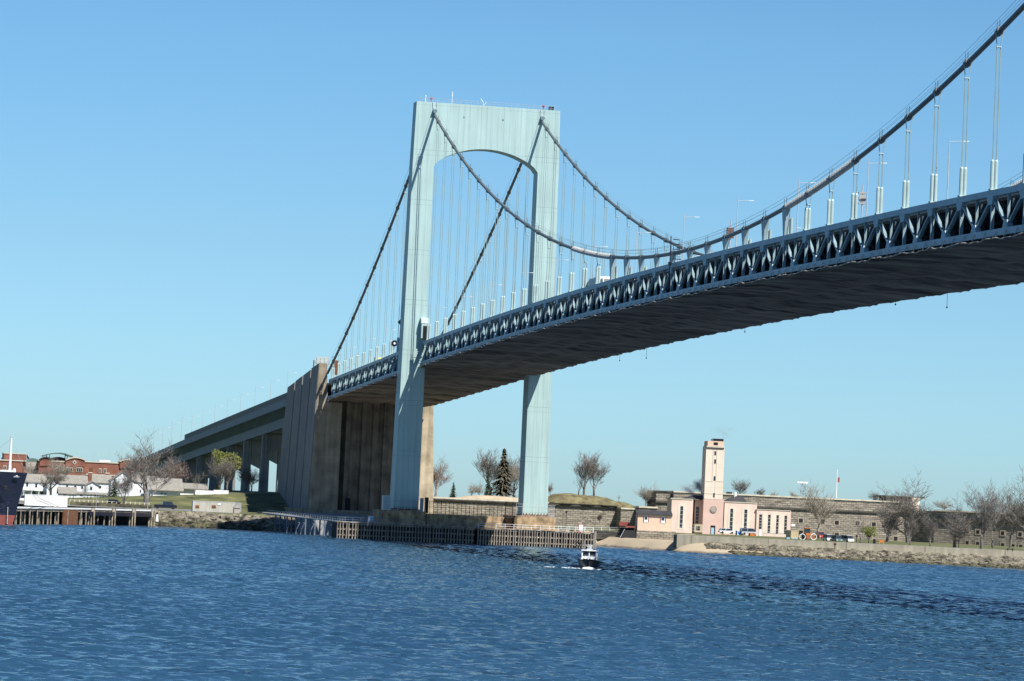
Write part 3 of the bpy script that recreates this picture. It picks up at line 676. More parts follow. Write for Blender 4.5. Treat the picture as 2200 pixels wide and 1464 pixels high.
# sign gantry over the road at the anchorage
gn = thing('sign_gantry', 'steel lattice sign gantry spanning the roadway above the anchorage', 'gantry', (-176, 0, 44.6))
g = MB()
for yv in (-17.2, 15.5):
    for dx in (-.5, .5): g.bar((-176+dx, yv, 44.5), (-176+dx, yv, 51.0), .18, .18)
    for i in range(5): g.bar((-176.5, yv, 45+i*1.1), (-175.5, yv, 46.1+i*1.1), .08, .08)
for z in (49.0, 50.6): 
    for dx in (-.5, .5): g.bar((-176+dx, -17.2, z), (-176+dx, 15.5, z), .13, .13)
for i in range(16): g.bar((-176, -17.2+i*2.04, 49.0 if i % 2 else 50.6), (-176, -17.2+(i+1)*2.04, 50.6 if i % 2 else 49.0), .08, .08)
g.build('truss_frame', M['rust'], gn)
sg = MB()
for i in range(5): sg.box(-175.3, -175.1, -16.6, -12.8, 50.0+i*.42, 50.2+i*.42)
for i in range(4): sg.box(-175.5, -175.3, -16.6+i*1.2, -16.4+i*1.2, 49.4, 52.0)
sg.build('sign_panel', M['trim'], gn)
sg = MB(); sg.box(-175.3, -175.0, -11.2, -9.8, 46.8, 51.2); sg.build('sign_panel', M['rust'], gn)

# ---------------------------------------------------------------- approach viaduct
ap = thing('approach_viaduct', 'long descending approach viaduct on tall concrete bents left of the anchorage', 'viaduct', (-240, 0, 10))
def apz(x):   # top of parapet at Y=-14.5 without the fence
    return 41.3+(x+254)*0.0292 if x > -600 else 31.2+(x+600)*0.0335
X = spanpts(-240, -1100, 20.0)
dk = MB(); pps = {-1: MB(), 1: MB()}; gis = {-1: MB(), 1: MB()}; fn = MB(); BRF = []
for xa, xb in zip(X, X[1:]):
    za, zb = apz(xa), apz(xb)
    dk.hexa([(xa,-14.4,za-1.5),(xa,14.4,za-1.5),(xb,14.4,zb-1.5),(xb,-14.4,zb-1.5)],[(xa,-14.4,za-1.0),(xa,14.4,za-1.0),(xb,14.4,zb-1.0),(xb,-14.4,zb-1.0)])
    for s_ in (-1, 1):
        pp = pps[s_]; gi = gis[s_]; pp.hexa([(xa,s_*14.75,za-2.4),(xb,s_*14.75,zb-2.4),(xb,s_*14.4,zb-2.4),(xa,s_*14.4,za-2.4)],[(xa,s_*14.75,za),(xb,s_*14.75,zb),(xb,s_*14.4,zb),(xa,s_*14.4,za)])
        gi.hexa([(xa,s_*10.3,za-7.4),(xb,s_*10.3,zb-7.4),(xb,s_*9.6,zb-7.4),(xa,s_*9.6,za-7.4)],[(xa,s_*10.3,za-4.0),(xb,s_*10.3,zb-4.0),(xb,s_*9.6,zb-4.0),(xa,s_*9.6,za-4.0)])
    if xb > -610:
        fn.hexa([(xa,-14.72,za+.003),(xb,-14.72,zb+.003),(xb,-14.62,zb+.003),(xa,-14.62,za+.003)],[(xa,-14.72,za+2.0),(xb,-14.72,zb+2.0),(xb,-14.62,zb+2.0),(xa,-14.62,za+2.0)])
x = -244
while x > -1090:
    z = apz(x); br_ = MB(); BRF.append((-x, br_, ap))
    br_.hexa([(x-.2,-14.3,z-2.4),(x+.2,-14.3,z-2.4),(x+.2,14.3,z-2.4),(x-.2,14.3,z-2.4)],[(x-.2,-14.3,z-1.52),(x+.2,-14.3,z-1.52),(x+.2,14.3,z-1.52),(x-.2,14.3,z-1.52)])
    for s_ in (-1, 1):
        br_.bar((x, s_*14.2, z-2.3), (x, s_*10, z-4.4), .3, .3, side=(1,0,0)); br_.bar((x, s_*10, z-2.3), (x, s_*10, z-4.4), .3, .3, side=(1,0,0))
    br_.bar((x, -9.6, z-6.6), (x, 9.6, z-4.6), .4, .5, side=(1,0,0)); br_.box(x-.2, x+.2, -9.6, 9.6, z-7.3, z-6.7)
    x -= 6.0
dk.build('deck', M['asphalt'], ap); [b_.build('parapet', M['fascia'], ap) for b_ in pps.values()]; [b_.build('girder', M['fascia'], ap) for b_ in gis.values()]; emit('bracket_frame', BRF, M['webst'])
fn.build('fence', M['tanrail'], ap)
for i in range(15):
    x = -290-i*56.0; z = apz(x)-7.7; zg = 3.0
    b_ = MB()
    for s_ in (-1, 1):
        b_.hexa([(x-2,s_*11.6,zg),(x+2,s_*11.6,zg),(x+2,s_*8.5,zg),(x-2,s_*8.5,zg)],[(x-1.5,s_*11.2,z),(x+1.5,s_*11.2,z),(x+1.5,s_*8.6,z),(x-1.5,s_*8.6,z)])
        b_.box(x+1.6, x+2.0, s_*9.95-.4, s_*9.95+.4, zg, z)
    ar = [(-8.4, z-6.0)]+[(-8.4+16.8*t/12, z-6.0+2.6*math.sin(math.pi*t/12)) for t in range(1, 12)]+[(8.4, z-6.0)]
    top = [(y, z-.05) for y, _ in ar]
    kk = len(ar)
    b_.add([(x-1.4,y,zz) for y,zz in ar]+[(x+1.4,y,zz) for y,zz in ar]+[(x-1.4,y,zz) for y,zz in top]+[(x+1.4,y,zz) for y,zz in top],
           [(j,j+1,kk+j+1,kk+j) for j in range(kk-1)]+[(kk+j,kk+j+1,3*kk+j+1,3*kk+j) for j in range(kk-1)]+[(j+1,j,2*kk+j,2*kk+j+1) for j in range(kk-1)]+[(2*kk+j+1,2*kk+j,3*kk+j,3*kk+j+1) for j in range(kk-1)])
    b_.build('bent', M['concrete_side'], ap)

# ---------------------------------------------------------------- street lamps on the bridge and approach
lamp0 = None
def make_lamp():
    t = thing('street_lamp', 'x', 'street lamp', (0,0,0))
    p = MB(); p.tube([(0,0,0),(0,0,9.6)], [0.10,0.055], 6); p.build('pole', M['galv'], t)
    a_ = MB(); a_.tube([(0,0,8.9),(0,2.0,9.1)], 0.045, 5); a_.build('arm', M['galv'], t)
    h = MB(); h.hexa([(-.13,1.8,9.03),(.13,1.8,9.03),(.13,2.7,9.08),(-.13,2.7,9.08)],[(-.1,1.8,9.14),(.1,1.8,9.14),(.1,2.7,9.18),(-.1,2.7,9.18)]); h.build('lamp_head', M['galv'], t)
    return t
lamp0 = make_lamp(); lused = [False]
ORD = ['first','second','third','fourth','fifth','sixth','seventh','eighth','ninth','tenth','eleventh','twelfth','thirteenth','fourteenth','fifteenth','sixteenth']
def put_lamp(x, y, z, label, rz=0, sc=1.0, group='street lamps along the bridge roadway'):
    o = lamp0 if not lused[0] else copy_tree(lamp0); lused[0] = True
    o.location = (x, y, z); o.rotation_euler = (0, 0, rz); o.scale = (sc, sc, sc); o['label'] = label; o['group'] = group
    return o
lx = [TX+(k-23)*L for k in range(1, 41, 3)]
for i, x in enumerate(lx): put_lamp(x+2.5, -12.7, deckz(x)-.9, f'thin street lamp on the near side of the main span, {ORD[i]} right of the tower')
for i, x in enumerate(lx[1:8]): put_lamp(x-6, 12.7, deckz(x)-.9, f'thin street lamp on the far side of the main span, {ORD[i]} right of the tower', rz=R(180))
for i, x in enumerate([-30, -66, -102, -138]): put_lamp(x, -12.7, deckz(x)-.9, f'thin street lamp on the short side span, {ORD[i]} left of the tower')
for i, px in enumerate([615.6, 582.6, 551, 522, 495, 468, 443.5, 419, 397, 377, 356, 336]):
    x = -262-i*44.0
    put_lamp(x, -14.0, apz(x)-1, f'thin street lamp on the approach viaduct, {ORD[i]} left of the anchorage', sc=1.1 if i < 8 else 1.25)

# ---------------------------------------------------------------- things on the deck
def thing_box(name, label, cat, c, parts, group=None):
    t = thing(name, label, cat, c, group)
    for nm, mm, boxes in parts:
        b_ = MB()
        for (x0,x1,y0,y1,z0,z1) in boxes: b_.box(c[0]+x0, c[0]+x1, c[1]+y0, c[1]+y1, c[2]+z0, c[2]+z1)
        b_.build(nm, mm, t)
    return t
def truck(x, y, label, boxm, cabm, h=3.6, ln=9, rz=0):
    z = deckz(x)-.89; t = thing('truck', label, 'truck', (x, y, z))
    b_ = MB(); b_.prism_y([(x-ln/2,z+1.0),(x+ln/2-2.2,z+1.0),(x+ln/2-2.2,z+h-.15),(x+ln/2-2.5,z+h),(x-ln/2+.3,z+h),(x-ln/2,z+h-.15)], y-1.2, y+1.2); b_.build('cargo_box', boxm, t)
    c_ = MB(); c_.prism_y([(x+ln/2-2.1,z+.6),(x+ln/2,z+.6),(x+ln/2,z+1.6),(x+ln/2-.5,z+2.6),(x+ln/2-2.1,z+2.7)], y-1.1, y+1.1); cb = c_.build('cab', cabm, t)
    w_ = MB(); w_.bar((x+ln/2+.01,y,z+1.65),(x+ln/2-.46,y,z+2.5), 1.9, .06); w_.build('windscreen', M['glass'], cb)
    for xx in (x-ln/2+1.5, x+ln/2-1.2):
        for s_ in (-1,1):
            q = MB(); q.tube([(xx,y+s_*.85,z+.48),(xx,y+s_*1.15,z+.48)], .48, 10); q.build('wheel', M['tyre'], t)
    return t
truck(190, -10.5, 'white box truck on the deck beside the low part of the near cable', M['white'], M['white'], 3.1, 13)
truck(TX+(37.0-23)*L, -10.2, 'orange brown and white box truck on the deck at the right edge of the photo', M['rust'], M['white'], 3.1, 6)
t = thing('maintenance_truck', 'bright yellow attenuator truck parked on the short side span deck', 'truck', (-88, -10.5, deckz(-88)-.89))
z = deckz(-88)-.89
b_ = MB(); b_.box(-91, -85.5, -11.7, -9.3, z+.5, z+1.6); b_.build('truck_bed', M['yellow'], t)
b_ = MB(); b_.prism_y([(-92,z+1.6),(-88.6,z+1.6),(-89.4,z+3.0),(-92,z+3.0)], -11.7, -9.3); b_.build('crash_cushion', M['yellow'], t)
for xx in (-90, -86.5):
    q = MB(); q.tube([(xx,-11.75,z+.45),(xx,-9.25,z+.45)], .45, 10); q.build('wheel', M['tyre'], t)
x = TX+(16.4-23)*L; b_ = MB(); b_.prism_y([(x-5,deckz(x-5)-.1),(x+5,deckz(x+5)-.1),(x+5,deckz(x+5)+1.9),(x-5,deckz(x-5)+1.2)], -13.3, -13.15)
single(b_, 'wind_screen', M['galv'], 'grey sheet screen fixed along the rail left of the white box truck', 'screen', (x, -13.2, deckz(x)))
b_ = MB(); b_.bar((-6.5,-17.9,53.5),(-6.5,-17.9,55.9), 2.4, .12); 
t = thing('road_sign', 'grey diamond road sign seen from behind left of the tower leg', 'sign', (-8, -16.5, deckz(-8)))
b_ = MB(); zc_ = deckz(-8)+5.5; b_.add([(-8,-19.0,zc_),(-8,-17.4,zc_-1.6),(-8,-15.8,zc_),(-8,-17.4,zc_+1.6),(-7.9,-19.0,zc_),(-7.9,-17.4,zc_-1.6),(-7.9,-15.8,zc_),(-7.9,-17.4,zc_+1.6)],[(0,1,2,3),(7,6,5,4),(0,4,5,1),(1,5,6,2),(2,6,7,3),(3,7,4,0)]); b_.build('sign_face', M['rust'], t)
b_ = MB(); b_.tube([(-8.1,-17.2,deckz(-8)-.5),(-8.1,-17.2,zc_+1.0)], .12, 6); b_.bar((-8.1,-17.2,deckz(-8)-.3),(-8.1,-13.5,deckz(-8)-.3), .15,.15); b_.build('post', M['galv'], t)
# traffic signals / round lights, camera pole, direction antennae
for i, (x, lb) in enumerate(((-37.5, 'black round signal light on a pole nearer the tower on the side span'), (-49.5, 'black round signal light on a pole farther from the tower on the side span'))):
    t = thing('signal_light', lb, 'signal', (x, -13.0, deckz(x)-.9), 'round signal lights on the side span')
    zz = deckz(x)+3.2
    q = MB(); q.tube([(x,-13.0,deckz(x)-.9),(x,-13.0,zz)], .1, 6); q.build('pole', M['galv'], t)
    q = MB(); q.tube([(x+.1,-13.0,zz),(x+.7,-13.0,zz)], .85, 14); q.build('lamp_housing', M['black'], t)
    q = MB(); q.tube([(x+.7,-13.0,zz),(x+.72,-13.0,zz)], .3, 10); q.build('lens', M['white'], t)
for i, (k, lb, mm) in enumerate(((24.75, 'reddish box panels on a pole above the deck right of the crossing of the cables', M['rust']), (30.9, 'pale grey disc antenna unit on a pole on the deck at the spiral wrapped cable', M['greywall']))):
    x = TX+(k-23)*L; z = deckz(x)-.9
    t = thing('equipment_pole', lb, 'pole', (x, -12.3, z))
    q = MB(); q.tube([(x,-12.3,z),(x,-12.3,z+6.2)], .1, 6); q.build('pole', M['galv'], t)
    q = MB()
    if i == 0:
        for j in range(5): q.box(x-.3, x+.3, -12.85, -11.75, z+3.2+j*.36, z+3.46+j*.36)
    else:
        q.tube([(x-.1,-12.3,z+4.2),(x+.15,-12.3,z+4.2)], .55, 14); q.box(x-.2,x+.2,-12.9,-11.7,z+4.9,z+5.1); q.box(x-.2,x+.2,-12.9,-11.7,z+3.4,z+3.6)
    q.build('antenna_panel', mm, t)
x = TX+(22.2-23)*L; z = deckz(x)
t = thing('antenna_mast', 'dark service mast clamped to the outside of the near truss at mid span', 'mast', (x, -14.9, z-TD))
q = MB(); q.tube([(x,-14.9,z-TD+.9),(x,-14.9,z+4.6)], .09, 6); q.build('pole', M['black'], t)
q = MB()
for j in range(5): q.box(x-.2,x+.2,-14.5,-13.0-j*.12, z+.6+j*.85, z+.72+j*.85)
q.sphere((x,-14.9,z-TD+.9), .28, 8); q.box(x-.3,x+.3,-15.2,-14.7, z-.5, z+.1); q.build('bracket', M['black'], t)

# ================================================================ TOWER PIER AND FENDER
pier = thing('tower_pier', 'stained concrete pier with three caps carrying the tower legs', 'pier', (0, 0, 0))
for (y0, y1, x1, zt, lb) in ((-23.1,-12.1,8.2,7.35,'dark shaded pier cap under the near leg'), (-12.0,8.6,6.0,6.9,'long low cap between the legs'), (10.4,20.8,8.2,7.35,'rust stained sunlit cap under the far leg')):
    q = MB(); x_ = x1
    c_ = 0.5; q.hexa([(x_,y0+c_,-2),(x_,y1-c_,-2),(x_-c_,y1,-2),(-x_+c_,y1,-2),(-x_,y1-c_,-2),(-x_,y0+c_,-2),(-x_+c_,y0,-2),(x_-c_,y0,-2)],[(x_,y0+c_,zt),(x_,y1-c_,zt),(x_-c_,y1,zt),(-x_+c_,y1,zt),(-x_,y1-c_,zt),(-x_,y0+c_,zt),(-x_+c_,y0,zt),(x_-c_,y0,zt)])
    q.build('pier_cap', M['capcon'], pier, label=lb)
def fence(name, label, pts, h, step, m, rails=(1.0, .5), cat='fence', r=.045, mesh=None):
    t = thing(name, label, cat, tuple(pts[0]))
    q = MB()
    for a_, b_ in zip(pts, pts[1:]):
        a_ = Vector(a_); b_ = Vector(b_); n_ = max(1, int((b_-a_).length/step))
        for i in range(n_+1): c = a_.lerp(b_, i/n_); MB().bar(c, c+Vector((0,0,h)), r*2, r*2).build('fence_post', m, t)
        for f_ in rails: q.bar(a_+Vector((0,0,h*f_)), b_+Vector((0,0,h*f_)), r*1.6, r*1.6, side=(0,0,1))
    q.build('rail', m, t)
    return t
fence('pier_fence', 'tall dark rail fence on the cap between the tower legs', [(5.8,-12,6.9),(5.8,8.4,6.9)], 3.1, 1.0, M['timberdark'], (1.0, .55, .12), r=.05)
fence('pier_fence', 'grey wire fence around the foot of the near tower leg', [(8.0,-22.8,7.35),(8.0,-12.4,7.35)], 3.0, 1.6, M['galv'], (1.0, .05), r=.035)
fence('pier_fence', 'grey wire fence around the foot of the far tower leg', [(8.0,10.6,7.35),(8.0,20.6,7.35),(-8,20.6,7.35)], 3.0, 1.6, M['galv'], (1.0, .78, .05), r=.035)
thing_box('equipment_cabinet', 'pale green steel cabinet on the pier left of the near leg', 'cabinet', (7.5,-22.2,7.36), [('cabinet_body', M['sleeve'], [(-1,1,-.9,.9,0,3.6)]), ('cabinet_door', M['steel'], [(1,1.05,-.7,.7,.3,3.2)])])
thing_box('gate_pillar', 'dark steel gate post pair on the pier right of the near leg', 'gate', (6.5,-11.9,7.0), [('post', M['timberdark'], [(-.3,.3,-.4,.5,0,3.9)]), ('gate_leaf', M['parapet'], [(-.1,.1,-1.6,-.7,0,3.7)])])
thing_box('ladder_platform', 'dark access ladder platform in the gap before the far leg', 'ladder', (6.8,9.4,4.2), [('frame', M['timberdark'], [(-.8,-.6,-1.2,-1.0,0,6.6),(-.8,-.6,.6,.8,0,6.6),(-.8,.6,-1.2,.8,6.3,6.5),(-.8,.6,-1.2,.8,2.6,2.9)]), ('rung', M['rust'], [(-.7,-.5,-1.0,.6,.5+i*.7,.62+i*.7) for i in range(8)])])

fd = thing('timber_fender', 'long fender of vertical timber piles wrapping the foot of the bridge tower', 'fender', (18, -4, 0))
core = MB(); core.hexa([(21.5,-36,-2),(21.5,-2.2,-2),(12,-2.2,-2),(12,-36,-2)],[(21.5,-36,3.7),(21.5,-2.2,3.7),(12,-2.2,3.7),(12,-36,3.7)])
core.hexa([(20.8,-1.4,-2),(16.0,28.5,-2),(4,28.5,-2),(9,-1.4,-2)],[(20.8,-1.4,3.7),(16.0,28.5,3.7),(4,28.5,3.7),(9,-1.4,3.7)])
core.build('backing', M['timberdark'], fd)
wl = MB()
for z in (.9, 2.3, 3.6):
    wl.bar((21.75,-36.2,z),(21.75,-2.2,z), .3, .28, side=(0,0,1)); wl.bar((21.1,-1.4,z),(16.3,28.7,z), .3, .28, side=(0,0,1))
wl.build('wale', M['timber'], fd)
wk = MB(); wk.box(10, 22.3, -36.4, -2, 3.95, 4.12); wk.hexa([(21.6,-1.5,3.95),(16.8,28.9,3.95),(4,28.9,3.95),(9,-1.5,3.95)],[(21.6,-1.5,4.12),(16.8,28.9,4.12),(4,28.9,4.12),(9,-1.5,4.12)])
wk.build('walkway', M['timber'], fd)
pm = MB().tube([(0,0,-1.5),(0,0,4.0)], [.19,.15], 7).mesh('timber_pile', M['timber'])
rnd = random.Random(5)
spots = [(22.1, -36.2+i*.74) for i in range(46)]+[(21.5-i*.74*.158, -1.3+i*.70) for i in range(44)]
for x_, y_ in spots:
    o = bpy.data.objects.new('timber_pile', pm); col.objects.link(o); o.parent = fd; o.location = (x_-18+rnd.uniform(-.06,.06), y_+4+rnd.uniform(-.1,.1), rnd.uniform(-.25,.15)); o.rotation_euler = (rnd.uniform(-.012,.012), rnd.uniform(-.01,.01), rnd.uniform(0,3))
q = MB()
for i in range(9): q.tube([(16.0+rnd.uniform(-.2,.2), 28.9+rnd.uniform(-.4,1.0), -1.5),(15.6, 28.9+rnd.uniform(-.4,.8), 4.4)], .17, 7)
q.build('corner_dolphin', M['timber'], fd)
q = MB(); q.tube([(22.4,25.2,.75),(22.4,25.2,1.35)], .1, 5)
for t_ in range(12): 
    a1 = 6.28*t_/12; a2 = 6.28*(t_+1)/12; q.tube([(18.3,24.5+.5*math.cos(a1),1.1+.5*math.sin(a1)),(18.3,24.5+.5*math.cos(a2),1.1+.5*math.sin(a2))], .16, 5)
q.v = [(x-1.2 if x > 20 else x, y, z) for x, y, z in q.v]
q.build('tyre_bumper', M['tyre'], fd)
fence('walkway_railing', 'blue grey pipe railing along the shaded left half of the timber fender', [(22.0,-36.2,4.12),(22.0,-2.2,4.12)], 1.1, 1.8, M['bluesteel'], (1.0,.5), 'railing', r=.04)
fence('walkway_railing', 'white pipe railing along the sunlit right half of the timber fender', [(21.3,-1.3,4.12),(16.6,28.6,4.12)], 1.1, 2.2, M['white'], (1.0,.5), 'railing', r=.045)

def board_sign(name, label, x, y, z, w_, h_, post, face=M['white'], rim=M['red']):
    t = thing(name, label, 'sign', (x, y, z))
    q = MB(); q.box(x, x+.12, y-w_/2, y+w_/2, z+post, z+post+h_); b = q.build('sign_board', rim, t)
    q = MB(); q.box(x+.12, x+.14, y-w_/2+.12, y+w_/2-.12, z+post+.12, z+post+h_-.12); q.build('sign_face', face, b)
    q = MB(); q.bar((x-.1,y-w_*.35,z),(x-.1,y-w_*.35,z+post+h_*.8),.1,.1).bar((x-.1,y+w_*.35,z),(x-.1,y+w_*.35,z+post+h_*.8),.1,.1); q.build('post', M['galv'], t)
    q = MB()
    for i in range(5): q.box(x+.14, x+.15, y-w_/2+.3, y+w_/2-.3-.15*(i%2), z+post+.35+i*(h_-.6)/5, z+post+.42+i*(h_-.6)/5)
    return t
board_sign('warning_sign', 'small blue and white notice board with a red rim on the shaded fender walkway', 21.2, -27.9, 4.12, 1.55, 1.7, .1, M['skyblue'])
board_sign('warning_sign', 'white notice board with red rim at the sunlit right end of the fender', 16.4, 25.5, 4.12, 1.25, 1.9, .0)

# blue steel landing stage left of the anchorage foot
ls = thing('landing_stage', 'blue steel landing stage and catwalk at the foot of the anchorage', 'dock', (-60, -38, 0))
A_ = Vector((-52,-42.5,4.3)); B_ = Vector((8,-24,4.1))
A_ = Vector((-58,-43.0,4.6)); B_ = Vector((10.5,-32,3.9))
q = MB(); q.bar(A_, B_, .25, 1.6, side=(0,0,1)); q.build('catwalk', M['bluesteel'], ls)
q = MB()
for i in range(34):
    c = A_.lerp(B_, i/33); q.bar(c+Vector((.4,-.7,0)), c+Vector((.4,-.7,1.1)), .07, .07)
q.bar(A_+Vector((.4,-.7,1.1)), B_+Vector((.4,-.7,1.1)), .08,.08, side=(0,0,1)); q.bar(A_+Vector((.4,-.7,.55)), B_+Vector((.4,-.7,.55)), .06,.06, side=(0,0,1)); q.build('railing', M['galv'], ls)
q = MB()
for i in (3, 5, 8, 12, 14, 18, 22):
    c = A_.lerp(B_, i/33); q = MB()
    for dy in (0, 1.2): q.tube([(c.x, c.y+dy, -1.5),(c.x, c.y+dy, c.z-.1)], .22, 7)
    q.bar((c.x,c.y,.8),(c.x,c.y+1.2,3.4),.14,.14, side=(1,0,0)); q.bar((c.x,c.y,3.0),(c.x,c.y+1.2,3.0),.14,.14, side=(1,0,0)); q.build('support_frame', M['bluesteel'], ls)
q = MB(); q.hexa([(-160,-34,-1),(-40,-34,-1),(-40,-20,-1),(-160,-20,-1)],[(-160,-34,4.6),(-44,-33,3.9),(-44,-20,3.9),(-160,-20,4.6)]); q.build('concrete_apron', M['concrete_side'], ls)
q = MB(); q.hexa([(-160,-19.9,-1),(-62,-19.9,-1),(-62,24,-1),(-160,24,-1)],[(-160,-19.9,5.2),(-66,-19.9,4.4),(-66,24,4.4),(-160,24,5.2)])
single(q, 'anchorage_apron', M['concrete_side'], 'low concrete apron between the anchorage and the tower pier', 'apron', (-110,0,0))

# ================================================================ TREES
def branch_mesh(name, m, seed, H_=10, spread=.55, levels=6, trunk=.26, lean=0, form='round', r_min=.0105):
    rnd = random.Random(seed); mb = MB()
    def grow(p, d, ln, r, lv):
        n_ = 3 if lv < 3 else 2; pts = [p]; rad = [r]; q = p.copy(); dd = d.copy(); wob = .10+.03*lv
        for i in range(n_):
            dd = (dd+Vector((rnd.gauss(0,wob), rnd.gauss(0,wob), rnd.gauss(0,.06)+.06))).normalized(); q = q+dd*(ln/n_); pts.append(q.copy()); rad.append(max(r_min, r*(1-.34*(i+1)/n_)))
        mb.tube(pts, rad, 6 if lv < 2 else 3, cap=False)
        if lv >= levels: return
        nb = (4 if lv == 0 else 4) if lv < 3 else 3
        if lv >= levels-1: nb = 4
        if form in ('thin',): nb -= 1
        for j in range(nb):
            lead = j == 0
            t = 1.0 if lead else rnd.uniform(.35, .98); k_ = t*n_; i0 = min(n_-1, int(k_)); s_ = pts[i0].lerp(pts[i0+1], k_-i0)
            az = rnd.uniform(0, 6.28); ti = rnd.uniform(.05, .22) if lead else rnd.uniform(.65, 1.05)*spread/.55
            side = Vector((math.cos(az), math.sin(az), 0)); nd = (dd*math.cos(ti)+side*math.sin(ti)+Vector((0,0,.10 if form == 'wide' else .2))).normalized()
            grow(s_, nd, ln*(rnd.uniform(.80,.92) if lead else rnd.uniform(.62,.86)), max(r_min, rad[i0+1]*(.82 if lead else .52)), lv+1)
    grow(Vector((0,0,-.3)), Vector((lean,0,1)).normalized(), H_*(.20 if form != 'wide' else .17), trunk, 0)
    zz_ = sorted(v[2] for v in mb.v); zmax = zz_[int(len(zz_)*.988)]; s = H_/zmax
    mb.v = [(x*s, y*s, z*s) for x, y, z in mb.v]
    return mb.mesh(name, m, fix=False)
TR = {}
def bare(kind):
    if kind in TR: return TR[kind]
    spec = {'round': (11, .52, 6, .22, 'round', 'bark'), 'vase': (12, .38, 6, .19, 'vase', 'bark'), 'wide': (13, .66, 6, .26, 'wide', 'bark'),
            'red': (14, .50, 6, .18, 'round', 'barkred'), 'pale': (15, .50, 6, .22, 'round', 'barkpale'), 'bushy': (16, .62, 6, .12, 'wide', 'barkpale'),
            'round2': (21, .55, 6, .22, 'round', 'bark'), 'vase2': (22, .42, 6, .18, 'vase', 'bark'), 'wide2': (23, .68, 6, .26, 'wide', 'bark'), 'thin': (24, .45, 6, .12, 'thin', 'bark')}[kind]
    TR[kind] = branch_mesh('crown', M[spec[5]], spec[0], 10, spec[1], spec[2], spec[3], 0, spec[4]); return TR[kind]
trunk_mesh = MB().tube([(0,0,-.6),(0.02,0,1.2),(0,0.03,2.4)], [.28,.21,.17], 8).mesh('trunk', M['bark'], smooth=True)
trunk_pale = MB().tube([(0,0,-.6),(0.02,0,1.2),(0,0.03,2.4)], [.30,.23,.19], 8).mesh('trunk', M['barkpale'], smooth=True)
def ground_z(x, y): return max(0.5, land(x, y))
def tree(px, pbase, ptop, X, kind, label, wf=1.0, group='bare trees', name='bare_tree', rz=None, zb=None):
    b_ = G(px, pbase, X); t_ = G(px, ptop, X)
    if X > -200: X = min(X, wallX(b_.y)-5) if b_.y > 55 else X; b_ = G(px, pbase, X); b_.z = land(X, b_.y); t_ = G(px, ptop, X)
    h = t_.z-b_.z
    t = thing(name, label, 'tree', (X, b_.y, b_.z), group, rz if rz is not None else random.uniform(0, 6.28))
    s = h/10.0; t.scale = (s*wf, s*wf, s)
    o = bpy.data.objects.new('crown', bare(kind)); col.objects.link(o); o.parent = t
    o = bpy.data.objects.new('trunk', trunk_pale if kind in ('pale', 'bushy') else trunk_mesh); col.objects.link(o); o.parent = t
    return t
def conifer_mesh(seed, m, R0=3.2, dense=1.0, n=900, droop=.35):
    rnd = random.Random(seed); mb = MB()
    for i in range(int(26*dense)):
        z = 1.0+9.0*(i/(26*dense))**.95; rr = R0*(1-(z-1)/9.2)**.85
        nb = 9 if rr > 1 else 6
        for j in range(nb):
            a = rnd.uniform(0, 6.28); ln = rr*rnd.uniform(.55, 1.12); c, s_ = math.cos(a), math.sin(a); k = max(3, int(ln*4.5))
            for q in range(k):
                t = (q+.6)/k; r_ = ln*t; zz = z-droop*ln*t+rnd.uniform(-.1,.1); w_ = (.22*(1.25-t)+.10)/max(1, dense**.55)
                p = Vector((r_*c, r_*s_, zz)); u = Vector((-s_, c, 0))*w_*rnd.uniform(.8,1.6); v = Vector((c, s_, -droop))*.28+Vector((0,0,rnd.uniform(-.12,.05)))
                o = len(mb.v); mb.v += [tuple(p-u), tuple(p+v), tuple(p+u), tuple(p-v*.6+Vector((0,0,.1)))]; mb.f.append((o,o+1,o+2,o+3))
    mb.tube([(0,0,9.2),(0,0,10.1)], [.10,.02], 4)
    return mb.mesh('crown', m, fix=False)
CM = {}
def conifer(px, pbase, ptop, X, kind, label, wf=1.0, group='evergreen trees'):
    if kind not in CM: CM[kind] = conifer_mesh(*{'spruce': (3, M['needle'], 3.6, 1.0), 'brown': (4, M['needlebrown'], 2.9, 2.6), 'cedar': (5, M['needle'], 2.2, 1.4)}[kind])
    b_ = G(px, pbase, X); t_ = G(px, ptop, X); h = t_.z-b_.z
    t = thing('evergreen_tree', label, 'tree', (X, b_.y, b_.z), group, random.uniform(0, 6.28)); s = h/10.0; t.scale = (s*wf, s*wf, s)
    o = bpy.data.objects.new('crown', CM[kind]); col.objects.link(o); o.parent = t
    o = bpy.data.objects.new('trunk', trunk_mesh); col.objects.link(o); o.parent = t; o.scale = (.7,.7,3.6)
    return t
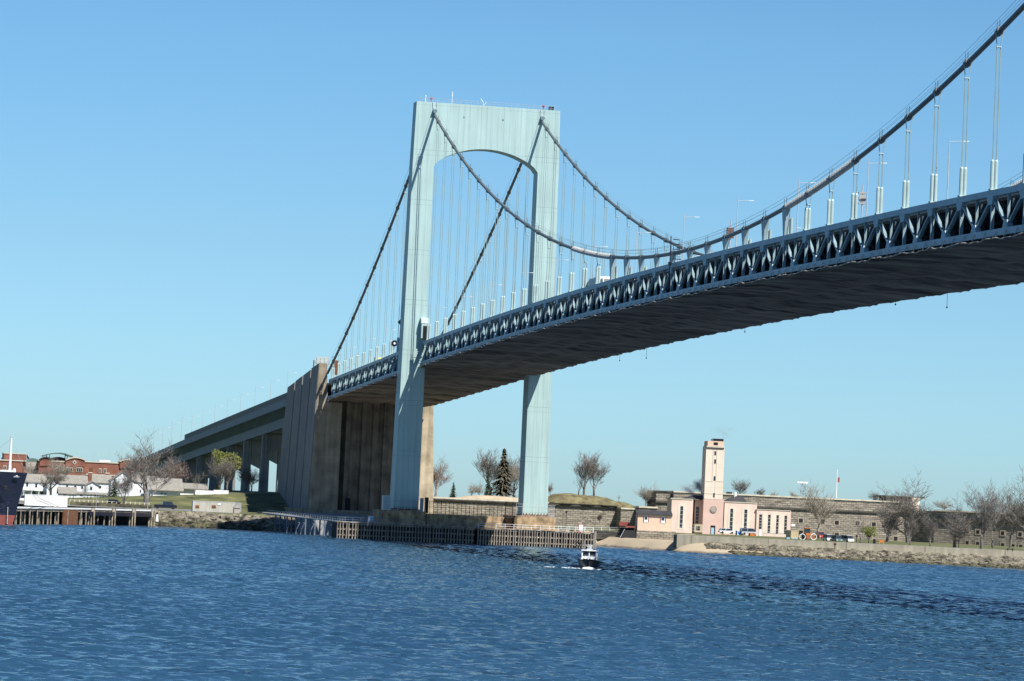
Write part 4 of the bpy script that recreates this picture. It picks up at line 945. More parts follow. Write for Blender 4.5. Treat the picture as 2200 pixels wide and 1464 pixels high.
def leafy(px, pbase, ptop, X, label, wf, m, seed, name='willow_tree', rc=3.0, zc=.62, n=2600, hang=.9):
    rnd = random.Random(seed); b_ = G(px, pbase, X); t_ = G(px, ptop, X); h = t_.z-b_.z
    t = thing(name, label, 'tree', (X, b_.y, b_.z), None, 0); s = h/10.0; t.scale = (s*wf, s*wf, s)
    mb = MB(); cl = [(Vector((max(-2.4,min(2.4,rnd.gauss(0,1.5))), max(-2.4,min(2.4,rnd.gauss(0,1.5))), 10*zc+max(-1.8,min(1.9,rnd.gauss(0,1.2))))), rnd.uniform(.5, 1.1)) for _ in range(60)]
    for _ in range(n*2):
        c, r_ = rnd.choice(cl); d = Vector((rnd.gauss(0,1), rnd.gauss(0,1), rnd.gauss(0,1))).normalized(); p = c+d*r_*rnd.uniform(.5,1.1)
        u = Vector((rnd.gauss(0,1), rnd.gauss(0,1), 0)).normalized()*.085; v = Vector((0,0,-.26*hang))+Vector((rnd.gauss(0,.08), rnd.gauss(0,.08), 0))
        o = len(mb.v); mb.v += [tuple(p-u), tuple(p+v), tuple(p+u), tuple(p-v*.7)]; mb.f.append((o,o+1,o+2,o+3))
    me = mb.mesh('crown', m, fix=False); o = bpy.data.objects.new('crown', me); col.objects.link(o); o.parent = t
    o = bpy.data.objects.new('limbs', bare('vase')); col.objects.link(o); o.parent = t; o.scale = (.45,.45,.7)
    o = bpy.data.objects.new('trunk', trunk_mesh); col.objects.link(o); o.parent = t
    return t

# left side
tree(316, 1066, 952, -188, 'round', 'tall wide bare tree on the grass bank, its twigs crossing the end of the viaduct', 1.15)
tree(266, 1090, 1012, -150, 'vase2', 'slender bare tree with crooked limbs beside the dark fir before the white gabled house', 1.0)
tree(373, 1062, 988, -270, 'red', 'reddish bare tree tucked under the viaduct just right of the tallest bare tree', 1.3)
tree(350, 1062, 1005, -285, 'red', 'smaller reddish bare tree behind the tallest bare tree', 1.3)
tree(110, 1066, 1000, -235, 'wide', 'bare tree standing behind the white container and before the white houses', 1.05)
tree(180, 1075, 1040, -230, 'thin', 'small bare tree before the middle of the white houses', 1.1)
tree(232, 1070, 1030, -235, 'thin', 'small pale bare tree just left of the dark fir', 1.1, rz=1.2)
tree(418, 1062, 1013, -222, 'thin', 'thin bare sapling in front of the long low white house', 1.0, rz=2)
tree(470, 1056, 984, -250, 'round2', 'crooked bare tree at the left of the yellow green willow', 1.1)
tree(527, 1056, 1000, -310, 'round', 'dark bushy bare tree between two viaduct columns', 1.3)
tree(540, 1056, 1012, -340, 'red', 'small bare tree just right of the bushy one between the viaduct columns', 1.2)
tree(66, 1040, 998, -330, 'wide2', 'round brown bare tree before the grey gap in the brick building', 1.1)
tree(130, 1040, 990, -330, 'pale', 'broad pale bare tree before the arched end of the brick building', 1.5)
tree(275, 1030, 985, -480, 'pale', 'faint bare tree behind the roofs below the end of the viaduct', 1.3)
conifer(245, 1070, 1027, -238, 'spruce', 'dark full fir tree between the white houses', 1.35)
conifer(466, 1060, 1040, -245, 'cedar', 'low dark evergreen shrub under the crooked bare tree', 2.8)
for i, px in enumerate((150, 157, 187, 195, 215, 221)):
    conifer(px, 1076, 1063, -228, 'cedar', f'little dark cedar, {ORD[i]} from the left in the row before the white garages', .8, 'little cedars before the garages')
leafy(487, 1056, 966, -262, 'yellow green willow with a full crown beneath the viaduct', 1.15, M['willow'], 31, rc=3.4, zc=.70, n=3200)
# middle, behind the fort wall
tree(935, 1072, 992, -215, 'red', 'reddish bare tree hugging the right edge of the anchorage', 1.0)
conifer(973, 1072, 1036, -215, 'spruce', 'small dark spruce alone on top of the fort wall right of the anchorage', .95)
tree(1012, 1068, 1041, -230, 'bushy', 'small pale bare bush left of the tall spruces behind the wall', 1.2)
tree(1030, 1068, 1038, -235, 'bushy', 'second pale bare bush just left of the thin dark spruce', 1.1, rz=2.1)
conifer(1047, 1068, 1010, -222, 'spruce', 'narrow dark drooping spruce left of the big brown spruce', .55)
tree(1054, 1070, 972, -235, 'vase', 'tall fine bare tree between the thin spruce and the big spruce', 1.05)
conifer(1079, 1068, 964, -228, 'brown', 'tall thin brownish spruce left of the far tower leg', 1.3)
tree(1103, 1070, 982, -240, 'vase2', 'bare tree half hidden by the far tower leg', 1.0)
tree(1093, 1068, 1000, -232, 'pale', 'pale bare tree between the tall brownish spruce and the tower leg', .8)
tree(1182, 1066, 1040, -240, 'red', 'small reddish bare tree just right of the far tower leg', 1.3)
tree(1254, 1064, 979, -205, 'vase', 'tall bare tree on the grassy mound, left one of the pair', .95)
tree(1276, 1064, 979, -207, 'vase2', 'tall bare tree on the grassy mound, right one of the pair', 1.05)
tree(1243, 1064, 1022, -215, 'thin', 'pale low bare tree at the left foot of the pair on the mound', 1.2, rz=.6)
tree(1329, 1078, 1065, -230, 'thin', 'tiny bare tree on the wall between the mound and the power house', 1.2, rz=3)
tree(1387, 1092, 1048, -215, 'pale', 'bushy bare tree rising behind the small salmon house, left one', 1.2)
tree(1402, 1092, 1046, -218, 'bushy', 'bushy bare tree rising behind the small salmon house, right one', 1.1)
tree(1585, 1074, 1032, -240, 'round2', 'rounded dark bare tree behind the fort just right of the cream chimney tower', 1.25)
tree(1633, 1074, 1050, -245, 'round', 'low dark bare tree on the skyline midway along the fort wall', 1.5)
tree(1664, 1076, 1056, -248, 'bushy', 'low pale bare tree left of the radar mast', 1.3)
tree(1706, 1078, 1058, -248, 'pale', 'small bare tree right beside the radar mast foot', 1.3, rz=1)
tree(1875, 1082, 1057, -245, 'wide', 'broad low bare tree behind the fort left of the control room', 1.5)
tree(2030, 1100, 1074, -245, 'bushy', 'low pale bare tree behind the fort right of the control room', 1.8)
# right lawn
tree(1758, 1153, 1048, -130, 'pale', 'tall pale barked tree before the fort by the parked cars', .95)
tree(1848, 1172, 1112, -10, 'thin', 'small light bare tree left of the green willow', 1.1)
tree(1905, 1165, 1080, -120, 'wide2', 'dark spreading bare tree before the fort right of the willow', .8)
tree(1952, 1170, 1040, -110, 'wide', 'large wide crowned bare tree whose top clears the control room', 1.0)
tree(1954, 1176, 1112, 10, 'round', 'small young bare tree before the dark corner of the fort, left one', .85)
tree(1998, 1178, 1112, 18, 'vase2', 'small young bare tree before the dark corner of the fort, right one', .9)
tree(2050, 1182, 1085, 30, 'wide2', 'low forking bare tree by the sea wall left of the big full tree', .95, rz=.4)
tree(2108, 1186, 1048, 42, 'round2', 'big full bare tree near the right edge beside the sea wall', .85)
tree(2132, 1182, 1095, -60, 'thin', 'thin bare tree right behind the big full tree near the right edge', 1.2)
tree(2170, 1180, 1060, -80, 'round', 'bare tree against the fort between the big tree and the photo edge', .9)
tree(2205, 1182, 1036, -20, 'wide', 'tall bare tree cut off by the right edge of the photo', .8)
leafy(1866, 1169, 1124, -30, 'bright yellow green young willow on the lawn by the sea wall', 1.2, M['willow'], 41, zc=.60, n=2200, hang=.7)

# ================================================================ FORT
FX = -190
fort = thing('stone_fort', 'long grey stone fort with rows of small embrasures behind the lawn', 'fort', (FX, 120, 4))
def wall_px(x0, x1, y0, y1, X, thick, name, m, par, zb=None, label=None, extend=0):
    a_ = G(x0, y0, X); b_ = G(x1, y1, X); zbv = zb if zb is not None else 2.5
    q = MB(); q.hexa([(X,a_.y,zbv),(X,b_.y,zbv),(X-thick,b_.y,zbv),(X-thick,a_.y,zbv)],[(X,a_.y,a_.z),(X,b_.y,b_.z),(X-thick,b_.y,b_.z),(X-thick,a_.y,a_.z)])
    return q.build(name, m, par, label=label)
# left low wall (water battery)
for (x0, x1, yt, X) in ((900, 1322, None, -190), (1322, 1372, 1091, -186)):
    pass
a0 = G(900, 1072, -190); b0 = G(1325, 1089, -190)
q = MB(); q.box(-215, -190, a0.y, b0.y, 2.5, 10.6); fl = q.build('wall', M['fort'], fort, label='low left stretch of fort wall with a dark cornice')
q = MB(); q.box(-215, -189.3, a0.y-.2, b0.y+.2, 10.6, 11.0); q.build('cornice', M['ledge'], fl)
q = MB(); q.box(-215, -189.7, a0.y-.1, b0.y, 11.0, 11.5); q.build('coping', M['fortcap'], fl)
q = MB(); ya = b0.y; yb = G(1372, 1090, -186).y; q.box(-215, -184, ya, yb, 2.5, 10.3); w2 = q.build('wall', M['fort'], fort)
q = MB(); q.box(-215, -183.7, ya, yb+.1, 10.3, 10.8); q.build('coping', M['fortcap'], w2)
ya = G(1372, 1092, -180).y; yb = G(1413, 1092, -180).y; q = MB(); q.box(-187, -180, ya, yb, 2.5, 11.0); w3 = q.build('wall', M['fort'], fort)
q = MB(); q.box(-187.2, -179.6, ya, yb, 11.0, 11.5); q.build('coping', M['fortcap'], w3)
# tall main walls
y1a = G(1413, 1062, -190).y; y1b = G(1447, 1062, -190).y; y2 = G(1957, 1083, -190).y
q = MB(); q.box(-198, -192, y1a, y1b, 2.5, 15.8); w4 = q.build('wall', M['fort'], fort, label='stepped end of the tall wall left of the power house')
q = MB(); q.box(-198.2, -191.4, y1a-.2, y1b, 12.9, 13.5); q.build('cornice', M['ledge'], w4)
q = MB(); q.box(-225, -190, y1b, y2, 2.5, 16.3); w5 = q.build('wall', M['fort'], fort, label='tall main stretch of fort wall')
q = MB(); q.box(-225, -189.5, y1b, y2+.3, 12.6, 13.1); q.build('cornice', M['ledge'], w5)
q = MB(); q.box(-225, -189.7, y1b-.1, y2+.2, 16.3, 16.75); q.build('coping', M['fortcap'], w5)
# corner returning towards the viewer, then the right wall
y3 = G(2008, 1092, -178).y
q = MB(); q.hexa([(-190,y2,2.5),(-178,y3,2.5),(-215,y3,2.5),(-215,y2,2.5)],[(-190,y2,14.0),(-178,y3,14.0),(-215,y3,14.0),(-215,y2,14.0)]); w6 = q.build('wall', M['fort'], fort, label='shadowed flank of the corner bastion')
y4 = 330
q = MB(); q.hexa([(-177.8,y3,2.5),(-40,y4,2.5),(-120,y4,2.5),(-215,y3,2.5)],[(-177.8,y3,14.2),(-40,y4,14.2),(-120,y4,14.2),(-215,y3,14.2)]); w7 = q.build('wall', M['fort'], fort, label='right stretch of fort wall running out of the photo')
q = MB(); q.bar((-177.4,y3,11.6),(-39.6,y4,11.6), .55, .9, side=(0,0,1)); q.build('cornice', M['ledge'], w7)
q = MB(); q.bar((-177.7,y3,14.45),(-39.9,y4,14.45), .5, 1.2, side=(0,0,1)); q.build('coping', M['fortcap'], w7)
# embrasures
def embrasure(px, py, par, X=-190, w_=1.5, h_=1.3):
    p = G(px, py, X)
    if X != -190: pass
    q = MB(); q.box(X, X+.12, p.y-w_*.7, p.y+w_*.7, p.z-h_*.75, p.z+h_*.68); f_ = q.build('window', M['embr'], par)
    q = MB(); q.box(X+.12, X+.16, p.y-w_*.42, p.y+w_*.42, p.z-h_*.5, p.z+h_*.45); q.build('opening', M['dark'], f_)
for (zx, zy) in ((90,610),(295,620),(430,630),(625,635),(780,645),(985,665),(90,722),(290,738),(430,745),(985,780)):
    embrasure(1700+zx/4.4, 980+zy/4.4, w5)
def wall7X(y): return -177.8+(y-y3)*(137.8/(y4-y3))
for (zx, zy) in ((1540,703),(1665,713),(1765,718),(2000,730),(2165,740),(1665,820),(1763,830),(2000,842),(2097,852),(2170,858)):
    px, py = 1700+zx/4.4, 980+zy/4.4
    X = -150
    for _ in range(12): X = wall7X(G(px, py, X).y)
    p = G(px, py, X); q = MB(); dx = .12
    n_ = Vector((y4-y3, -(137.8), 0)).normalized(); tdir = Vector((137.8, y4-y3, 0)).normalized(); c = Vector((X, p.y, p.z))
    q.bar(c-tdir*.95+n_*.0, c+tdir*.95, 1.9, .3, side=(0,0,1)); f_ = q.build('window', M['embr'], w7)
    c2 = c+n_*.12; q = MB(); q.bar(c2-tdir*.5, c2+tdir*.5, 1.1, .14, side=(0,0,1)); q.build('opening', M['dark'], f_)

# mound with grass on the low wall
def mound(name, pxs, X, depth, m, label, cat='mound', zb=11.35):
    q = MB(); rnd = random.Random(hash(name) % 999)
    prof = [(G(px, py, X).y, G(px, py, X).z) for px, py in pxs]
    nd = 8; o = 0
    for j in range(nd+1):
        t = j/nd; f_ = [0, .62, .88, .97, 1, .97, .85, .5, 0][j]
        for i, (y, z) in enumerate(prof):
            e = 1.0
            q.v.append((X+depth/2-depth*t+rnd.uniform(-.4,.4), y+(rnd.uniform(-.3,.3)), zb+(max(0, z-zb))*min(1, f_*1.05)+rnd.uniform(-.12,.12)))
    k = len(prof)
    for j in range(nd):
        for i in range(k-1): q.f.append((j*k+i, j*k+i+1, (j+1)*k+i+1, (j+1)*k+i))
    return tag(q.build(name, m, smooth=True), label, cat)
pr1 = [(1165,1083),(1172,1074),(1182,1067),(1195,1061),(1210,1060),(1225,1061),(1240,1063),(1255,1064),(1270,1065),(1285,1067),(1300,1070),(1312,1075),(1318,1080),(1322,1086)]
tag(mound('grassy_mound', pr1, -200, 22, M['earth'], 'dry brown green grassy mound on top of the low fort wall'), cat='mound')
pr2 = [(940,1073),(970,1071),(990,1069),(1005,1066),(1030,1065),(1060,1066),(1100,1069),(1130,1074)]
mound('sandy_bank', pr2, -206, 14, M['sand'], 'low pale sandy bank on the fort wall behind the spruces')
pr3 = [(1318,1082),(1326,1078),(1340,1079),(1352,1084),(1360,1088)]
mound('shrub_bank', pr3, -203, 8, M['earth'], 'small dark green bank left of the salmon house roof', zb=10.7)
# structures on the fort roof
def px_box(px0, px1, py0, py1, X, dep):
    a_ = G(px0, (py0+py1)/2, X); b_ = G(px1, (py0+py1)/2, X); t_ = G((px0+px1)/2, py0, X); l_ = G((px0+px1)/2, py1, X)
    return (X-dep, X, a_.y, b_.y, l_.z, t_.z)
def MBpx(*a): return MB().box(*px_box(*a))
ct = thing('control_room', 'glazed flat roofed control room perched on the fort wall', 'building', (-200, G(1943,1080,-200).y, 16.75))
bx = px_box(1904, 1961, 1069, 1083, -196, 8); MB().box(*bx[:4], 16.7, bx[5]).build('room', M['dark'], ct)
MBpx(1902, 1987, 1066.5, 1069.5, -195.3, 10).build('roof', M['ledge'], ct)
for i in range(9): MBpx(1906+i*6.2, 1907+i*6.2, 1069.5, 1082, -195.9, .2).build('mullion', M['embr'], ct)
bx = px_box(1960, 1976, 1070, 1086, -194, 6); MB().box(*bx[:4], 14, bx[5]).build('white_block', M['cream'], ct)
rdm = thing('radar_mast', 'lattice mast with a white bar radar antenna above the fort', 'mast', (-200, G(1723,1070,-200).y, 16.5))
pA = G(1720, 1072, -200); pT = G(1724, 1042, -200)
q = MB()
for dy in (-.7, .7): q.tube([(-200, pT.y+dy, 15.5),(-200, pT.y+dy*.55, pT.z)], .09, 5)
for i in range(6): z = 16+i*(pT.z-16)/6; q.bar((-200,pT.y-.6,z),(-200,pT.y+.6,z+.6),.08,.08, side=(1,0,0)); q.bar((-200,pT.y+.6,z),(-200,pT.y-.6,z+.6),.08,.08, side=(1,0,0))
q.box(-200.6,-199.4,pT.y-1.1,pT.y+1.1,pT.z-1.6,pT.z-1.45); q.tube([(-200,pT.y-1.1,pT.z-1.5),(-200,pT.y-1.1,pT.z-.6)],.05,4).tube([(-200,pT.y+1.1,pT.z-1.5),(-200,pT.y+1.1,pT.z-.6)],.05,4)
q.tube([(-200,pT.y,pT.z-.3),(-200,pT.y,pT.z+.9)],.18,6); q.build('lattice_frame', M['parapet'], rdm)
MBpx(1713, 1736, 1035.5, 1038.5, -199.5, .9).build('radar_bar', M['white'], rdm)
q = MB(); yb_ = pT.y; q.tube([(-200,yb_+.7,18),(-200,yb_+5,18.4)],.06,4).tube([(-200,yb_+5,15.5),(-200,yb_+5,18.6)],.06,4); q.build('side_rail', M['parapet'], rdm)
fp = thing('flagpole', 'white flagpole with a small drooping flag behind the fort wall', 'flagpole', (-205, G(1799,1075,-205).y, 15))
a_ = G(1799, 1012, -205); q = MB(); q.tube([(-205,a_.y,15),(-205,a_.y,a_.z)],[.16,.08],6); q.sphere((-205,a_.y,a_.z),.2,6); q.build('pole', M['white'], fp)
b_ = G(1800, 1026, -205); q = MB(); q.box(-205.1,-204.9,b_.y,b_.y+.6,b_.z-1.6,b_.z); q.build('flag', M['hullred'], fp)

# ================================================================ POWER HOUSE
S4 = 2147/440.0
def PH(zx, zy): return (1300+zx/S4, 920+zy/S4)
PX = -130
plant = thing('power_house', 'pink stucco power house with a tall cream chimney tower and slit windows', 'building', (PX+.5, GY(1560, PX), 4.3))
def zb(x0, x1, y0, y1, X, dep, base=None):
    a_ = PH(x0, y0); b_ = PH(x1, y1); bx = px_box(a_[0], b_[0], a_[1], b_[1], X, dep); bx = list(bx)
    if base is not None: bx[4] = base
    return bx
GB = 3.9
def pbox(nm, m, *a, base=None, par=None, label=None):
    return MB().box(*zb(*a, base=base)).build(nm, m, par or plant, label=label)
lb_ = pbox('left_block', M['pinkwall'], 705, 925, 745, 1080, PX, 16, base=GB)
l2 = pbox('recessed_block', M['pinkwall'], 925, 1045, 752, 1080, PX-3.5, 12, base=GB)
pbox('coping', M['trim'], 701, 928, 738, 748, PX+.15, 16.3, par=lb_)
tb = pbox('tower_base', M['pinkdark'], 1037, 1243, 748, 1100, PX+1.2, 14, base=GB)
sh_ = pbox('chimney_tower', M['cream'], 1058, 1246, 190, 745, PX+.8, 11)
top = pbox('tower_top', M['salmon'], 1085, 1252, 137, 190, PX+1.0, 11, par=sh_)
pbox('band', M['trim'], 1076, 1256, 188, 205, PX+1.15, 11.6, par=sh_)
pbox('band', M['darkroof'], 1078, 1254, 205, 212, PX+1.1, 11.5, par=sh_)
pbox('chimney_cap', M['black'], 1130, 1236, 112, 137, PX-1, 7, par=sh_)
pbox('louvre', M['dark'], 1147, 1190, 150, 178, PX+1.08, .3, par=top)
for (a_, b_, c_, d_) in ((1132,1136,212,560),(1170,1174,212,560),(1060,1135,560,565),(1172,1246,560,565),(1154,1157,565,745),(1050,1244,690,694)):
    pbox('groove', M['greywall'], a_, b_, c_, d_, PX+.83, .1, par=sh_)
for (a_, b_, c_, d_) in ((1154,1171,243,283),(1152,1169,328,370),(1146,1163,505,550),(1140,1156,682,725)):
    pbox('window', M['glass'], a_, b_, c_, d_, PX+.9, .2, par=sh_)
p = G(*PH(1143, 853), PX+1.2); q = MB(); q.tube([(PX+1.15,p.y,p.z),(PX+1.4,p.y,p.z)], 1.02, 24); em = q.build('round_emblem', M['embr'], tb)
q = MB(); q.tube([(PX+1.39,p.y,p.z),(PX+1.46,p.y,p.z)], .72, 24); q.build('emblem_centre', M['greywall'], em)
dr_ = pbox('door_surround', M['dark'], 1114, 1162, 1022, 1100, PX+1.26, .2, base=GB, par=tb)
pbox('door', M['skyblue'], 1120, 1150, 1045, 1105, PX+1.32, .1, base=GB, par=tb)
rb = pbox('right_block', M['pinkwall'], 1246, 1575, 785, 1100, PX, 16, base=GB)
pbox('coping', M['trim'], 1244, 1578, 775, 785, PX+.15, 16.3, par=rb)
wg = pbox('low_wing', M['pinkwall'], 1577, 1925, 862, 1120, PX+.6, 13, base=GB)
pbox('coping', M['trim'], 1575, 1928, 855, 863, PX+.75, 13.3, par=wg)
def slit(par, x0, x1, y0, y1, X, panel=None):
    if panel: pbox('panel', M['cream'], panel[0], panel[1], y0-25, min(y1+20, 1095), X+.06, .1, par=par)
    w_ = pbox('window', M['glass'], x0, x1, y0, y1, X+.12, .2, par=par)
    for i in range(1, 5):
        y = y0+(y1-y0)*i/5; pbox('glazing_bar', M['cream'], x0, x1, y-1.5, y+1.5, X+.14, .1, par=w_)
slit(lb_, 797, 825, 820, 1045, PX, (770, 850)); slit(l2, 937, 967, 826, 1000, PX-3.5)
slit(rb, 1307, 1335, 846, 1070, PX, (1285, 1362)); slit(rb, 1451, 1479, 854, 1075, PX, (1425, 1503))
pbox('panel', M['cream'], 1640, 1692, 893, 1100, PX+.66, .1, par=wg); pbox('panel', M['cream'], 1720, 1778, 898, 1103, PX+.66, .1, par=wg); pbox('panel', M['cream'], 1805, 1860, 903, 1106, PX+.66, .1, par=wg)
for (a_, b_, c_, d_) in ((1608,1634,905,1058),(1697,1720,908,1096),(1780,1802,913,1103),(1863,1887,918,1106)): slit(wg, a_, b_, c_, d_, PX+.6)
pbox('door', M['white'], 1606, 1628, 1060, 1115, PX+.75, .1, base=GB, par=wg)
def hip(x0, x1, y0, y1, X, dep, inset):
    b_ = zb(x0, x1, y0, y1, X, dep); q = MB(); xa, xb, ya, yb, za, zt = b_
    q.hexa([(xb,ya,za),(xb,yb,za),(xa,yb,za),(xa,ya,za)],[(xb-inset,ya+inset*1.2,zt),(xb-inset,yb-inset*.3,zt),(xa+inset,yb-inset*.3,zt),(xa+inset,ya+inset*1.2,zt)]); return q
hip(830, 1050, 700, 742, PX-2, 12, 3).build('hip_roof', M['darkroof'], plant); hip(1246, 1470, 712, 778, PX-2, 12, 3).build('hip_roof', M['darkroof'], plant)
q = MB(); a_ = G(*PH(1003, 655), PX-6); q.tube([(PX-6,a_.y,13),(PX-6,a_.y,a_.z)], .22, 6); q.build('vent_pipe', M['galv'], plant)
a_ = G(*PH(1328, 672), PX-6); q = MB(); q.tube([(PX-6,a_.y,12.5),(PX-6,a_.y,a_.z)], .45, 8); q.build('vent_pipe', M['white'], plant)
a_ = zb(1246, 1300, 668, 688, PX-5, 2); MB().box(*a_).build('roof_unit', M['darkroof'], plant)
a_ = zb(1925, 1962, 1004, 1028, PX-1, 3); MB().box(*a_).build('awning', M['white'], plant)

plant.rotation_euler = (0, 0, R(-9))
# small salmon house on a stone base
SX = -62
sh2 = thing('boat_house', 'small salmon sided house with two shuttered windows on a stone base by the beach', 'house', (SX, GY(1395, SX), 2.0))
hb = MB().box(*zb(343, 697, 912, 1080, SX, 8)).build('wall', M['salmon'], sh2)
q = MB(); b_ = zb(336, 706, 895, 914, SX+.5, 9); q.prism_y([(b_[1],b_[4]),(b_[1],b_[4]+.25),((b_[0]+b_[1])/2,b_[4]+1.3),(b_[0],b_[4]+.25),(b_[0],b_[4])], b_[2], b_[3]); q.build('roof', M['darkroof'], sh2)
for (a_, b_) in ((414, 449), (586, 622)):
    f_ = MB().box(*zb(a_-3, b_+3, 918+(a_-414)*.05, 990+(a_-414)*.05, SX+.08, .2)).build('window', M['white'], hb)
    MB().box(*zb(a_+3, b_-3, 928+(a_-414)*.05, 960+(a_-414)*.05, SX+.12, .2)).build('pane', M['glass'], f_)
    for (c_, d_) in ((a_-12, a_-3), (b_+3, b_+12)): MB().box(*zb(c_, d_, 922+(a_-414)*.05, 985+(a_-414)*.05, SX+.07, .2)).build('shutter', M['hullred'], hb)
q = MB(); b_ = zb(336, 735, 1080, 1172, SX+.6, 11); q.box(*b_[:4], 0.2, b_[5]); q.build('stone_base', M['fort'], sh2)
sh2.rotation_euler = (0, 0, R(-9))
# slipway opening with a dark lattice deck
sl2 = thing('slipway', 'black shadowed slipway under a rusty red deck left of the small house', 'slipway', (SX-2, GY(1350, SX), 1.5))
A1 = G(*PH(140, 1150), SX+2); A2 = G(*PH(215, 1045), SX-2); A3 = G(*PH(338, 1050), SX-2); A4 = G(*PH(338, 1165), SX+2)
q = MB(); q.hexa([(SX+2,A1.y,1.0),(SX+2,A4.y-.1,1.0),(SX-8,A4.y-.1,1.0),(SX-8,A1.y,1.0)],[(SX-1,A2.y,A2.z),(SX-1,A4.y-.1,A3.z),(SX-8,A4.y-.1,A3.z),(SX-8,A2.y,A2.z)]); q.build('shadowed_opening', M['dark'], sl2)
q = MB(); q.box(SX-8, SX, A2.y-.5, A4.y-.2, A2.z+.1, A2.z+.5); q.box(SX-8, SX-7.8, A2.y-.5, A4.y-.2, A2.z+.5, A2.z+1.6); q.build('deck', M['hullred'], sl2)
q = MB(); q.bar((SX+2.2,A1.y-.2,1.2),(SX-.8,A2.y-.3,A2.z+.1),.07,.07); q.build('ramp_rail', M['galv'], sl2)

# retaining wall and railing between fender and house
fence('shore_railing', 'white pipe railing along the shore path between the fender and the slipway', [G(1205,1141,-80), G(1345,1144,-70)], 1.2, 2.2, M['white'], (1.0,.5), 'railing', r=.05)
fence('yard_fence', 'grey wire fence in front of the power house', [G(1450,1138,-75), G(1513,1142,-75)], 1.6, 1.8, M['galv'], (1.0,.5,.05), r=.04)
fence('yard_fence', 'low grey fence before the power house wing', [G(1640,1152,-70), G(1690,1154,-70)], 1.3, 1.6, M['galv'], (1.0,.5), r=.04)
q = MB(); a_ = G(1290,1144,-78); b_ = G(1345,1150,-66); a2 = G(1205,1141,-86)
q.bar((a2.x,a2.y,2.9),(b_.x,b_.y,2.9), 2.4, 1.0, side=(0,0,1)); single(q, 'retaining_wall', M['fort'], 'rough stone retaining wall under the white shore railing', 'wall')

# ---------------------------------------------------------------- vehicles and yard things
def car(px, py, X, label, paint, kind='car', rz=math.pi*.5, sc=1.0, zoff=0):
    p = G(px, py, X); zg = p.z
    t = thing('parked_car' if kind != 'pickup' else 'pickup_truck', label, 'car' if kind != 'pickup' else 'pickup truck', (0,0,0))
    Ln, Wd = (4.5, 1.8) if kind != 'pickup' else (5.6, 1.95); hB, hR = (.85, 1.5) if kind == 'car' else ((1.0, 1.95) if kind == 'van' else (1.05, 1.85))
    prof = [(-Ln/2,.35),(Ln/2,.35),(Ln/2,hB*.85),(Ln/2-.2,hB),(-Ln/2+.1,hB),(-Ln/2,hB*.9)]
    q = MB(); q.prism_y(prof, -Wd/2, Wd/2); bd = q.build('body', paint, t, org=(0,0,0))
    x0, x1 = (-1.8, 1.0) if kind == 'car' else ((-2.2, 1.3) if kind == 'van' else (-.6, 1.6))
    q = MB(); q.hexa([(x0-.3,-Wd/2+.06,hB),(x1+.55,-Wd/2+.06,hB),(x1+.55,Wd/2-.06,hB),(x0-.3,Wd/2-.06,hB)],[(x0,-Wd/2+.2,hR-.06),(x1-.1,-Wd/2+.2,hR-.06),(x1-.1,Wd/2-.2,hR-.06),(x0,Wd/2-.2,hR-.06)]); q.build('windows', M['glass'], bd, org=(0,0,0))
    q = MB(); q.box(x0-.02, x1-.06, -Wd/2+.18, Wd/2-.18, hR-.07, hR); 
    for s_ in (-1,1):
        for xx in (x0+.0, (x0+x1)/2): q.bar((xx-.1,s_*(Wd/2-.10),hB),(xx,s_*(Wd/2-.19),hR-.03),.06,.10)
    q.build('roof', paint, bd, org=(0,0,0))
    for xx in (-Ln/2+.85, Ln/2-.85):
        for s_ in (-1,1):
            q = MB(); q.tube([(xx,s_*(Wd/2-.2),.33),(xx,s_*(Wd/2+.02),.33)], .33, 12); q.build('wheel', M['tyre'], t, org=(0,0,0))
    for s_ in (-1,1):
        q = MB(); q.box(Ln/2-.02, Ln/2+.03, s_*.6-.18, s_*.6+.18, .6, .76); q.build('headlight', M['white'], t, org=(0,0,0))
    t.location = (X, p.y, zg); t.rotation_euler = (0,0,rz); t.scale = (sc,)*3
    return t
car(1779, 1164, -35, 'white car parked on the lawn path before the fort', M['white'], 'van', 0)
car(1798, 1166, -30, 'dark green car parked between the white car and the white van', M['greenroof'], 'van', 0)
car(1820, 1166, -30, 'white van parked rightmost in the row before the fort', M['white'], 'van', 0.2)
car(1762, 1158, -70, 'bright red car parked beside the pale barked tree', M['red'], 'van', 0)
car(1608, 1150, -85, 'silver white car parked before the power house', M['galv'], 'van', math.pi/2)
car(1561, 1147, -85, 'low white car parked right of the power house door', M['white'], 'car', math.pi/2)
car(355, 1094, -135, 'dark blue pickup truck parked on the shore road', M['navy'], 'pickup', math.pi*.5, 1.15)
car(245, 1084, -200, 'dark blue car parked behind the pier by the grass bank', M['navy'], 'car', math.pi*.5)
car(47, 1078, -170, 'white van parked between the ship bow and the white container', M['white'], 'van', math.pi/2)
